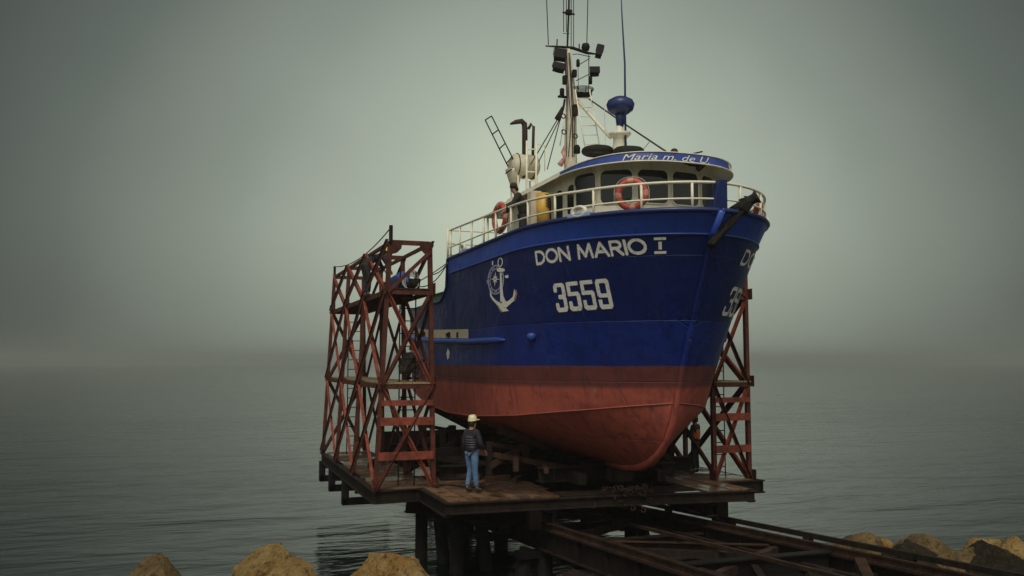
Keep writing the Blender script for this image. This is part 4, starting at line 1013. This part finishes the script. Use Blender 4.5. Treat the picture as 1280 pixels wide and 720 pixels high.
# mast ladder
mb = MB(); a0, a1 = am(719, 112, 22.9), am(731.5, 186, 22.2); b0, b1 = am(737, 112, 22.9), am(750, 186, 22.2)
mb.tube([a0, a1], .02, 6); mb.tube([b0, b1], .02, 6)
for k in range(1, 7): mb.tube([a0.lerp(a1, k/6.5), b0.lerp(b1, k/6.5)], .016, 6)
mb.build('mast_ladder', M['rail'], mast, True)
for nm, p, q, r_ in (('whip_antenna', am(685.5, 56), am(682, -30), .014), ('whip_antenna', am(733.5, 56), am(735.5, -30), .014), ('small_aerial', am(696, 58), am(696.5, 49), .02), ('small_aerial', am(724, 63), am(724, 55), .02)):
    mb = MB(); mb.tube([p, q], r_, 6); mb.build(nm, M['black'], mast, True)
# rigging: tackle down to the roof and forestay to the bow
mb = MB(); mb.tube([am(706, 124), am(704, 136)], .035, 6); mb.tube([am(704, 134), am(697, 149)], [.05, .10], 8); mb.build('tackle_block', M['rustmid'], mast, True)
for p, q in (((697, 149), (668, 198)), ((699, 150), (673, 203)), ((700, 150), (684, 212)), ((697, 149), (663, 206))):
    mb = MB(); mb.tube([am(*p), am(q[0], q[1], 23.8)], .016, 5); mb.build('rigging_line', M['rope'], mast)
mb = MB(); mb.tube([am(731, 120), at(775, 151, Y=20.5), at(832, 189, Y=17.9)], .024, 6); mb.build('forestay', M['rope'], mast)
mb = MB(); mb.tube([at(813, 176, Y=18.2), at(803, 188, Y=18.2)], .008, 5); mb.build('rigging_line', M['rope'], mast)
# red ensign wrapped near the foot
flag = thing('furled_flag', 'small furled red and white flag at the foot of the mast', 'flag', am(703, 192))
mb = MB(); mb.tube([am(706, 183), am(704, 190), am(706, 197), am(700, 206)], [.04, .07, .05, .09], 8); mb.build('cloth', mat('red_cloth', (.45, .05, .04), .8, (.6, .5, .45), 6), flag, True)
# satellite / radar drum on its pedestal at the wheelhouse roof
radar = thing('radar', 'blue covered radar drum on white pedestal over the wheelhouse roof', 'radar', at(774, 185, Y=20.2))
RYc = 20.2
mb = MB(); c = at(775, 184, Y=RYc); mb.lathe([(.24, -.35), (.20, -.1), (.17, .22), (.26, .30), (.30, .36), (.10, .38), (.065, .75), (0, .75)], c, 20); mb.build('pedestal', M['white'], radar, True)
mb = MB(); c = at(775.5, 132, Y=RYc); mb.lathe([(0, -.24), (.20, -.22), (.33, -.12), (.37, .02), (.32, .13), (.18, .21), (0, .23)], c, 20); mb.tube([c+Vector((0, 0, -.12)), c+Vector((-.02, 0, -.62))], [.16, .08], 12); mb.build('cover', M['bluedk'], radar, True)
wa = thing('whip_aerial', 'tall dark whip aerial rising from the wheelhouse roof', 'aerial', at(782, 182, Y=20.0))
mb = MB(); mb.tube([at(782, 186, Y=20), at(781, 80, Y=20), at(777.5, 20, Y=20), at(775, -40, Y=20)], [.03, .026, .018, .010], 8); mb.build('rod', M['bluedk'], wa, True)
wa2 = thing('thin_aerial', 'thin pale aerial beside the mast ladder', 'aerial', at(757, 186, Y=20.6))
mb = MB(); mb.tube([at(757, 187, Y=20.6), at(755.5, 130, Y=20.6)], .009, 5); mb.build('rod', M['rail'], wa2)
# tyres on roof
def tyre(c, rr_, label, tilt=0, w_=.09):
    t_ = thing('tyre', label, 'tyre', c, 0, 'tyres lying on the wheelhouse roof'); mb = MB(); mb.torus(c, rr_-.1, w_, Matrix.Rotation(R(tilt), 3, 'X'), 28, 10); mb.torus(c, rr_-.14, w_*.6, Matrix.Rotation(R(tilt), 3, 'X'), 24, 8); mb.build('tread', M['rubber'], t_, True)
tyre(at(747, 189, Y=19.8), .42, 'brown tyre lying at the left of the radar pedestal'); tyre(at(786, 190, Y=19.2), .38, 'black tyre lying below the whip aerial', 4, .11)
# searchlight at the front of the roof
sl_ = thing('searchlight', 'dark searchlight and boom end on the front of the roof', 'searchlight', at(843, 198, Y=17.6))
mb = MB(); c = at(842, 191, Y=17.6); mb.lathe([(0, -.12), (.08, -.1), (.09, .05), (.06, .1), (0, .11)], c, 12, Matrix.Rotation(R(70), 3, 'X')); mb.tube([c, at(845, 200, Y=17.7)], .05, 8); mb.box(at(835, 197, Y=17.8), (.35, .25, .08)); mb.build('lamp', M['rustmid'], sl_, True)
mb = MB(); mb.tube([at(846, 196, Y=17.6), at(862, 193, Y=17.6), at(878, 189.5, Y=17.6)], .018, 6); mb.tube([at(838, 195, Y=17.3), at(862, 206, Y=17.0), at(876, 208, Y=17.0)], .03, 6); mb.tube([at(872, 212, Y=17.0), at(881, 204, Y=17.0)], .06, 8); mb.build('arm', M['black'], sl_, True)
hn = thing('roof_lamp', 'small black dome lamp on the roof beside the mast', 'lamp', at(721, 190, Y=20.8))
mb = MB(); mb.lathe([(0, -.12), (.09, -.12), (.09, .04), (.05, .1), (0, .11)], at(721, 186, Y=20.8), 12); mb.build('dome', M['black'], hn, True)

# ---- exhaust, ladder frame, raft canister behind the wheelhouse
EY = 24.3
mb = MB(); mb.tube([at(656, 222, Y=EY), at(656, 162, Y=EY), at(655.5, 155, Y=EY), at(652, 151.5, Y=EY), at(645, 152.5, Y=EY), at(638, 155, Y=EY)], [.085, .085, .085, .08, .07, .03], 12); mb.build('exhaust_pipe', mat('sooty_brown', (.025, .014, .012), .8, (.05, .025, .018), 5), boat, True)
mb = MB(); mb.tube([at(660.5, 161, Y=EY), at(664, 155, Y=EY), at(667, 158, Y=EY), at(666, 195, Y=EY)], .045, 10); mb.build('exhaust_pipe', bpy.data.materials['sooty_brown'], boat, True)
raft = thing('life_raft', 'cream life raft canister on a frame behind the wheelhouse', 'life raft', at(654, 225, Y=24.4))
c = at(655, 208, Y=24.4); mb = MB(); Mr = Matrix.Rotation(R(90), 3, 'Y')@Matrix.Rotation(0, 3, 'X')
mb.lathe([(0, -.46), (.2, -.45), (.32, -.38), (.36, -.30), (.36, -.02), (.385, -.015), (.385, .015), (.36, .02), (.36, .30), (.32, .38), (.2, .45), (0, .46)], c, 24, Mr); mb.build('canister', M['cream'], raft, True)
for x in (-.25, .25): mb = MB(); mb.torus(c+Vector((x, 0, 0)), .372, .014, Mr, 28, 5); mb.build('strap', M['rustdk'], raft, True)
mb = MB(); c2 = at(643, 221, Y=24.4); mb.lathe([(0, -.3), (.13, -.25), (.24, .1), (.28, .2), (0, .22)], c2, 16); mb.build('hopper', M['cream'], raft, True)
mb = MB()
for x in (-.3, .3):
    for y in (-.3, .3): mb.tube([c+Vector((x, y, -.36)), c+Vector((x, y, -1.25))], .03, 6)
    mb.tube([c+Vector((x, -.3, -.38)), c+Vector((x, .3, -.38))], .03, 6)
mb.build('frame', M['rail'], raft)
lf = thing('tilted_ladder', 'dark leaning ladder frame above the life raft', 'ladder', at(634, 205, Y=24.2))
mb = MB(); a0, a1, b0, b1 = at(606.5, 150, Y=24.2), at(635, 208, Y=24.2), at(614.5, 145, Y=24.2), at(642, 200, Y=24.2)
mb.tube([a0, a1], .02, 6); mb.tube([b0, b1], .02, 6)
for k in (0, .31, .62, .93): mb.tube([a0.lerp(a1, k), b0.lerp(b1, k)], .018, 6)
mb.tube([at(632, 217, Y=24.2), at(650, 203, Y=24.2), at(668, 207, Y=24.2)], .02, 6); mb.build('frame', M['black'], lf, True)
wl = thing('boat_ladder', 'white vertical ladder behind the man on deck', 'ladder', at(664, 245, Y=22.4))
mb = MB(); a0, a1, b0, b1 = at(658.5, 176, Y=22.4), at(658, 262, Y=22.4), at(670.5, 180, Y=22.4), at(669.5, 262, Y=22.4)
mb.tube([a0, a1], .03, 6); mb.tube([b0, b1], .03, 6); mb.tube([at(658.5, 186, Y=22.4), at(663, 187, Y=22.4), at(671, 186, Y=22.4)], .02, 6); mb.tube([at(672, 180, Y=22.4), at(681, 182, Y=22.4), at(681, 214, Y=22.4)], .014, 6)
for k in range(4): z = a0.lerp(a1, .45+k*.13); z2 = b0.lerp(b1, .43+k*.13); mb.tube([z, z2], .02, 6)
mb.build('frame', M['rail'], wl, True)
# yellow coil stand
ys_ = thing('hose_reel', 'yellow ribbed drum with dark bands beside the wheelhouse wall', 'drum', at(680, 262, Y=20.0))
c = at(679, 262, Y=20.0); mb = MB(); mb.lathe([(0, -.45), (.16, -.45), (.16, .40), (0, .40)], c, 16); mb.build('drum', M['yellow'], ys_, True)
mb = MB()
for k in range(9): mb.torus(c+Vector((.03, 0, .05+k*.038)), .155, .011, Matrix.Rotation(R(8), 3, 'Y'), 18, 5)
mb.build('band', M['rubber'], ys_, True)
mb = MB(); mb.box(at(668, 262, Y=20.25), (.28, .3, .9)); mb.build('cabinet', M['cream'], ys_, bev=.02)
# fairlead chock with its pad
def chock(side, Y):
    p = hpt(3, 0, side); pp = None
    best = min(T, key=lambda t: abs(hpt(3, t, side).y-Y)); p = hpt(3, best, side); q = hpt(3, best+.004, side); d = (q-p).normalized(); nn = Vector((d.y, -d.x, 0))*(-side); nn = nn if nn.x*side > 0 else -nn
    Mr = Matrix((d, Vector((0, 0, 1)), nn)).transposed()
    mb = MB(); mb.torus(p+Vector((0, 0, .14))+nn*.02, .13, .045, Mr@Matrix.Diagonal((1.35, .8, 1)).to_3x3(), 24, 8); fo = mb.build('fairlead', M['white'], boat, True)
    mb = MB(); mb.box(p+Vector((0, 0, .06)), (.62, .10, .12), Mr); mb.build('fairlead_pad', mat('pale_blue_pad', (.25, .33, .55), .5) if side < 0 and Y < 20 else bpy.data.materials['pale_blue_pad'], fo, bev=.02)
chock(-1, 17.45); chock(1, 17.45); chock(-1, 24.2)
# deck gear on bow: winch, bitts
wn = thing('anchor_windlass', 'pale anchor windlass on the foredeck just inside the bow', 'windlass', (CX+.5, 16.9, 5.62))
mb = MB(); mb.box((CX+.45, 16.95, 5.95), (.9, .5, .6)); mb.build('housing', M['white'], wn, bev=.04)
mb = MB()
for x in (-.1, .95): mb.lathe([(0, -.12), (.2, -.12), (.13, -.06), (.13, .06), (.2, .12), (0, .12)], (CX+x, 16.85, 6.32), 16, Matrix.Rotation(R(90), 3, 'Y'))
mb.tube([(CX-.1, 16.85, 6.32), (CX+.95, 16.85, 6.32)], .05, 8); mb.build('drum', M['black'], wn, True)
# stowed anchor on port bow
an_ = thing('anchor', 'black stowed anchor and roller on the bow beside the stem head', 'anchor', at(910, 275, Y=15.9))
mb = MB(); a = hit(886, 305)+Vector((.0, -.14, 0)); b_ = Vector((CX+.62, 15.72, 6.45)); d_ = (b_-a).normalized()
mb.bar(a-d_*.1, b_, .22, .18); mb.build('shank', M['black'], an_, bev=.03)
mb = MB(); mb.bar(a-d_*.1+Vector((0, -.03, 0)), a+d_*.45+Vector((0, -.03, 0)), .32, .12); mb.box(b_, (.28, .24, .28), Matrix.Rotation(R(30), 3, 'Y')); mb.build('crown', M['black'], an_, bev=.05)
mb = MB(); mb.lathe([(0, -.12), (.16, -.12), (.11, -.05), (.11, .05), (.16, .12), (0, .12)], b_+Vector((.22, -.02, .16)), 16, Matrix.Rotation(R(55), 3, 'Y')@Matrix.Rotation(R(40), 3, 'X')); mb.tube([b_+Vector((-.25, .1, -.1)), b_+Vector((-.05, -.05, .05)), b_+Vector((.2, -.05, .15))], .08, 8); mb.build('roller', M['rubber'], an_, True)

# ---- life rings
def ring(c, nrm_, label, r_=.30):
    t_ = thing('life_ring', label, 'life ring', c, 0, 'orange life rings hung on the railing'); z = Vector(nrm_).normalized(); x = z.cross(Vector((0, 0, 1))).normalized(); y = z.cross(x)
    Mr = Matrix((x, y, z)).transposed(); mb = MB()
    mb.torus(c, r_, .075, Mr, 48, 10, seg=lambda f: 1 if min(abs((f*4+.5) % 1-.5), 1) < .12 else 0); mb.build('ring', [M['orange'], M['ringwhite']], t_, True)
    mb = MB(); pts = []
    for k in range(33):
        a = 2*math.pi*k/32; rr_ = r_+.085+.02*abs(math.sin(2*a)); pts.append(Vector(c)+Mr@Vector((rr_*math.cos(a), rr_*math.sin(a), .01)))
    mb.tube(pts, .008, 5); mb.build('grab_line', M['palerope'], t_)
ring(at(789.5, 243, Y=16.75), (-.55, -.83, 0), 'red orange life ring hung on the bow rail before the windows', .29)
ring(at(625, 272.5, Y=21.6), (-.99, -.12, 0), 'red life ring hung on the side rail left of the man on deck', .34)
ring(Vector((CX+2.55, 17.9, 6.66)), (.95, -.3, 0), 'red life ring at the far right end of the bow rail', .30)

tb = thing('blue_tarp', 'blue tarpaulin bundle on the upper floor of the left tower', 'tarpaulin', at(500, 366, Z=5.06))
c = at(501, 360, Z=5.2); o_t = skin = None
bm_ = bmesh.new(); bmesh.ops.create_icosphere(bm_, subdivisions=4, radius=1)
for v_ in bm_.verts:
    k_ = 1+.35*noise.noise(v_.co*1.7)+.12*noise.noise(v_.co*5); v_.co = Vector((c.x+v_.co.x*.26*k_, c.y+v_.co.y*.8*k_, c.z+.12+v_.co.z*.30*k_))
mb = MB(); mb.bm.free(); mb.bm = bm_; mb.build('cloth', mat('blue_tarp_cloth', (.06, .10, .32), .6, (.04, .06, .2), 6), tb, True)
# ---- mooring lines and hose coil
for i_, (p, q) in enumerate((((563, 333), (490, 380)), ((560, 343), (515, 360)), ((563, 340), (525, 358)))):
    pass
ml = thing('mooring_line', 'dark mooring lines from the boat side to the tower', 'rope', hpt(3, tt[-1], -1))
mb = MB()
P0 = hx(25.8, 6.2, -1, .05)
for q, sg in ((PL(1, 22.3, 5.45), .12), (PL(1, 25.2, 5.3), .05), (PL(1, 23.2, 5.2), .2)):
    mb.tube([P0.lerp(q, k/10)-Vector((0, 0, sg*4*(k/10)*(1-k/10))) for k in range(11)], .016, 5)
mb.build('line', M['rope'], ml)
hc = thing('hose_coil', 'pale hose coil hung on the tower rail', 'hose', PL(1, 22.3, 5.3))
mb = MB(); c = at(513, 353, Y=22.6)
for k in range(5): mb.torus(c+Vector((.02*k, .03*k, .01*k)), .22+.02*k, .014, Matrix.Rotation(R(60+8*k), 3, 'X')@Matrix.Rotation(R(10*k), 3, 'Y'), 24, 5)
mb.build('coil', M['palerope'], hc, True)
bk = thing('bucket', 'dark bucket hung inside the top of the left tower', 'bucket', at(518, 356, Y=22.7))
mb = MB(); c = at(518, 356, Y=22.7); mb.lathe([(0, -.15), (.13, -.15), (.17, .15), (.15, .15), (.12, -.1), (0, -.1)], c, 16); mb.build('pail', M['black'], bk, True)
mb = MB(); mb.tube([c+Vector((-.16, 0, .14)), at(511, 335, Y=22.7), c+Vector((.16, 0, .14))], .008, 5); mb.build('handle', M['rope'], bk)

# ------------------------------------------------------------------ people
def skin_mesh(name, verts, edges, radii, m, parent, sub=2, root=0):
    me = bpy.data.meshes.new(name); me.from_pydata([tuple(v_) for v_ in verts], edges, [])
    o = bpy.data.objects.new(name, me); col.objects.link(o)
    o.modifiers.new('s', 'SKIN'); 
    for i, r_ in enumerate(radii):
        sv = me.skin_vertices[0].data[i]; sv.radius = (r_, r_) if not isinstance(r_, tuple) else r_; sv.use_root = (i == root)
    ss = o.modifiers.new('u', 'SUBSURF'); ss.levels = sub; ss.render_levels = sub
    bpy.context.view_layer.update(); dg = bpy.context.evaluated_depsgraph_get(); m2 = bpy.data.meshes.new_from_object(o.evaluated_get(dg))
    bpy.data.objects.remove(o); m2.name = name; m2.materials.clear(); m2.materials.append(m)
    for p in m2.polygons: p.use_smooth = True; p.material_index = 0
    o = bpy.data.objects.new(name, m2); col.objects.link(o); o.parent = parent; return o
STAND = dict(pel=(0, 0, .95), spi=(0, .0, 1.12), che=(0, -.01, 1.32), nek=(0, .0, 1.48), hb=(0, .02, 1.56), ht=(0, .03, 1.66),
             hl=(-.10, 0, .90), hr=(.10, 0, .90), kl=(-.12, .03, .50), kr=(.12, .03, .50), al=(-.13, 0, .09), ar=(.13, 0, .09),
             sl=(-.18, 0, 1.42), sr=(.18, 0, 1.42), el=(-.25, -.03, 1.14), er=(.25, -.03, 1.14), wl=(-.25, .10, .90), wr=(.25, .10, .90))
mskin = mat('skin', (.38, .20, .13), .6, (.30, .15, .10), 8)
def person(label, loc, rz, pose, jacket, trousers, boots, hat=None, hair=(.02, .015, .012), scale=1.0, extra=None):
    t = thing('person', label, 'person', loc, rz); t.scale = (scale,)*3
    J = {k: Vector(v_) for k, v_ in {**STAND, **pose}.items()}
    s_world[0] = False
    # body: one continuous mesh with hands
    V, E, Rd = [], [], []
    def add(p, r_, par=None):
        V.append(Vector(p)); Rd.append(r_)
        if par is not None: E.append((par, len(V)-1))
        return len(V)-1
    pel = add(J['pel'], .06); spi = add(J['spi'], .07, pel); che = add(J['che'], .115, spi); nek = add(J['nek'], .05, che); hb = add(J['hb'], .062, nek); ht = add(J['ht'], .083, hb)
    fwd = (J['hf'] if 'hf' in J else Vector((0, 1, 0))).normalized()
    upv = (J['ht']-J['hb']); upv = (upv-fwd*upv.dot(fwd)).normalized()
    add(J['hb'].lerp(J['ht'], .45)+fwd*.088, .014, hb)          # nose
    add(J['ht']+upv*.03-fwd*.015, .075, ht)
    for s_ in 'lr':
        h = add(J['h'+s_], .07, pel); k = add(J['k'+s_], .055, h); c_ = add(J['k'+s_].lerp(J['a'+s_], .35), .052, k); a = add(J['a'+s_], .036, c_)
        ff = J.get('foot', Vector((0, 1, 0))).normalized(); add(J['a'+s_]+ff*.14-Vector((0, 0, .05)), .034, a)
        sh = add(J['s'+s_], .058, che); e_ = add(J['e'+s_], .042, sh); w_ = add(J['w'+s_], .026, e_)
        d = (J['w'+s_]-J['e'+s_]).normalized(); side_ = d.cross(Vector((0, 0, 1))); side_ = side_.normalized() if side_.length > .05 else Vector((1, 0, 0)); nn = side_.cross(d)
        pm = add(J['w'+s_]+d*.06, .030, w_)
        for fi in range(4):
            o_ = side_*(fi-1.5)*.02; L_ = (.07, .08, .075, .06)[fi]; f1 = add(V[pm]+d*.035+o_, .010, pm); add(V[f1]+d*L_*.5-nn*.012, .0085, f1); add(V[f1]+d*L_*.85-nn*.035, .0075, len(V)-1)
        sg = 1 if s_ == 'l' else -1
        t1 = add(J['w'+s_]+d*.03+side_*.035*sg, .012, w_); add(V[t1]+d*.045+side_*.02*sg, .010, t1)
    skin_mesh('body', V, E, Rd, mskin, t, 2)
    # trousers
    V, E, Rd = [], [], []; pel = add(J['pel'].lerp(J['spi'], .35), .135)
    for s_ in 'lr':
        h = add(J['h'+s_], .105, pel); th = add(J['h'+s_].lerp(J['k'+s_], .5), .092, h); k = add(J['k'+s_], .073, th); c_ = add(J['k'+s_].lerp(J['a'+s_], .4), .070, k); add(J['k'+s_].lerp(J['a'+s_], .93), .062, c_)
    skin_mesh('trousers', V, E, Rd, trousers, t, 2)
    # jacket
    V, E, Rd = [], [], []; a0 = add(J['pel']-(J['spi']-J['pel'])*.25, (.165, .145)) if J['pel'].z > .5 else add(J['pel'], (.155, .125)); sp = add(J['spi'], (.150, .125), a0); ch_ = add(J['che'], (.165, .135), sp); add(J['nek']-(J['nek']-J['che'])*.15, .075, ch_)
    for s_ in 'lr':
        sh = add(J['s'+s_], .082, ch_); e_ = add(J['e'+s_], .064, sh); add(J['w'+s_].lerp(J['e'+s_], .12), .045, e_)
    skin_mesh('jacket', V, E, Rd, jacket, t, 2)
    # boots
    for s_ in 'lr':
        ff = J.get('foot', Vector((0, 1, 0))).normalized(); V, E, Rd = [], [], []; a = add(J['a'+s_]+Vector((0, 0, .05)), .055); b2 = add(J['a'+s_]-Vector((0, 0, .035)), .054, a); add(J['a'+s_]+ff*.10-Vector((0, 0, .05)), .045, b2); add(J['a'+s_]+ff*.18-Vector((0, 0, .055)), .036, len(V)-1)
        skin_mesh('boot', V, E, Rd, boots, t, 2)
    # hair, eyes, helmet
    x_ = fwd.cross(upv).normalized(); Mr = Matrix((x_, fwd, upv)).transposed(); hc_ = J['ht']
    mb = MB(); mb.lathe([(.089, -.03), (.097, .02), (.090, .06), (.06, .10), (0, .112)], hc_-fwd*.012, 16, Mr); mb.box(hc_-fwd*.06-upv*.04, (.15, .07, .12), Mr); mb.build('hair', mat('hair', hair, .8), t, True)
    for sx in (-1, 1): mb = MB(); mb.lathe([(0, -.010), (.010, 0), (0, .010)], J['hb'].lerp(hc_, .75)+fwd*.078+x_*.030*sx, 8, Mr); mb.build('eye', M['black'], t, True)
    if hat:
        mb = MB(); mb.lathe([(.116, .012), (.116, .02), (.111, .03), (.108, .075), (.09, .125), (.05, .155), (0, .162)], hc_+upv*.008, 20, Mr)
        mb.box(hc_+fwd*.135+upv*.025, (.15, .07, .012), Mr); mb.box(hc_+upv*.13, (.02, .2, .05), Mr); mb.build('helmet', hat, t, True)
    if extra: extra(t, J)
    s_world[0] = True
    return t
puffer = mat('puffer_vest', (.06, .062, .075), .5, (.045, .045, .055), 6)
tn = puffer.node_tree; wv = tn.nodes.new('ShaderNodeTexWave'); wv.bands_direction = 'Z'; wv.inputs['Scale'].default_value = 5.5; tcn = tn.nodes.new('ShaderNodeTexCoord'); tn.links.new(tcn.outputs['Object'], wv.inputs[0]); bpn = tn.nodes.new('ShaderNodeBump'); bpn.inputs['Distance'].default_value = .05; tn.links.new(wv.outputs[1], bpn.inputs['Height']); tn.links.new(bpn.outputs[0], tn.nodes['Principled BSDF'].inputs['Normal'])
jeans = mat('jeans', (.05, .11, .22), .85, (.11, .21, .36), 7, bump=.5, bscale=12)
navyc = mat('navy_cloth', (.012, .014, .022), .85, (.022, .022, .03), 6, bump=.4, bscale=10)
darkc = mat('black_cloth', (.015, .013, .013), .9, (.03, .025, .022), 6, bump=.4, bscale=10)
brownc = mat('brown_cloth', (.06, .045, .03), .9, (.02, .018, .015), 12)
bootm = mat('boot_leather', (.03, .02, .015), .7)
hy = mat('pale_yellow_helmet', (.72, .66, .38), .35); hyy = mat('yellow_helmet', (.75, .50, .03), .35); hr_ = mat('red_helmet', (.40, .06, .03), .5)
lj = mat('life_jacket', (.85, .22, .04), .7, (.7, .16, .03), 8, bump=.4)
def vest(m_):
    def f(t, J):
        V = [J['spi']+Vector((0, .0, -.16)), J['spi'].lerp(J['che'], .5), J['che']+Vector((0, 0, .05))]
        skin_mesh('vest', V, [(0, 1), (1, 2)], [(.175, .150), (.185, .158), (.190, .155)], m_, t, 2)
    return f
person('man in pale yellow helmet, dark puffer vest and blue jeans standing on the planks', (6.30, 20.72, .03), R(-62),
       dict(kl=(-.10, .05, .50), kr=(.11, .0, .50), al=(-.12, -.03, .09), ar=(.13, .05, .09), er=(.27, .02, 1.15), wr=(.22, .20, .98), el=(-.24, -.02, 1.14), wl=(-.25, .08, .90), hf=(.1, 1, .12)),
       navyc, jeans, bootm, hy, extra=vest(puffer), scale=1.02)
person('worker in an orange life jacket and dark trousers standing by the right tower', (13.42, 22.2, .02), R(35),
       dict(el=(-.24, .05, 1.14), wl=(-.12, .26, 1.12), er=(.24, .05, 1.14), wr=(.10, .27, 1.08), hf=(.2, 1, .1)), navyc, navyc, bootm, hr_, scale=.93, extra=vest(lj))
person('man in dark clothes leaning on the boat railing beside the wheelhouse', (7.62, 20.65, 5.86), R(75),
       dict(che=(0, .12, 1.30), nek=(0, .17, 1.45), hb=(0, .21, 1.53), ht=(0, .24, 1.62), sl=(-.18, .14, 1.40), sr=(.18, .14, 1.40), el=(-.25, .28, 1.16), wl=(-.20, .46, 1.02), er=(.25, .28, 1.16), wr=(.20, .46, 1.02), hf=(0, 1, -.3)),
       darkc, darkc, bootm, None, scale=1.06)
person('worker in a bright yellow helmet bending forward on the upper floor of the left tower', at(463, 372, Y=24.6)+Vector((-.11, 0, 0)), R(-80),
       dict(pel=(0, -.05, .92), spi=(0, .10, 1.05), che=(0, .30, 1.16), nek=(0, .44, 1.22), hb=(0, .51, 1.25), ht=(0, .58, 1.30), sl=(-.19, .36, 1.20), sr=(.19, .36, 1.20), el=(-.24, .50, .97), wl=(-.2, .62, .80), er=(.24, .50, .97), wr=(.2, .62, .80), hf=(0, .8, -.6), hl=(-.1, -.05, .88), hr=(.1, -.05, .88)),
       navyc, darkc, bootm, hyy, scale=1.0)
person('worker in dark cap and mottled trousers crouching on the lower floor of the left tower', (5.22, 23.0, 2.70), R(-60),
       dict(pel=(0, -.10, .28), spi=(0, -.03, .42), che=(0, .08, .58), nek=(0, .14, .72), hb=(0, .18, .79), ht=(0, .21, .88), hl=(-.1, -.06, .28), hr=(.1, -.06, .28), kl=(-.15, .30, .48), kr=(.15, .30, .48), al=(-.14, .1, .09), ar=(.14, .1, .09), sl=(-.18, .10, .66), sr=(.18, .10, .66), el=(-.24, .26, .48), wl=(-.12, .44, .52), er=(.24, .26, .48), wr=(.12, .44, .52), hf=(0, 1, -.2)),
       darkc, brownc, bootm, mat('dark_cap', (.015, .015, .016), .7))

# ------------------------------------------------------------------ haze
mb = MB(); mb.box((0, 0, 6.2), (3100, 3100, 18.6)); 
hz = bpy.data.materials.new('fog'); hz.use_nodes = True; t = hz.node_tree; t.nodes.clear(); o_ = t.nodes.new('ShaderNodeOutputMaterial'); pv = t.nodes.new('ShaderNodeVolumePrincipled')
pv.inputs['Color'].default_value = (.93, .95, .90, 1); pv.inputs['Density'].default_value = .0013; pv.inputs['Anisotropy'].default_value = .6; t.links.new(pv.outputs[0], o_.inputs['Volume'])
tag(mb.build('haze', hz), 'pale sea fog', kind='stuff')
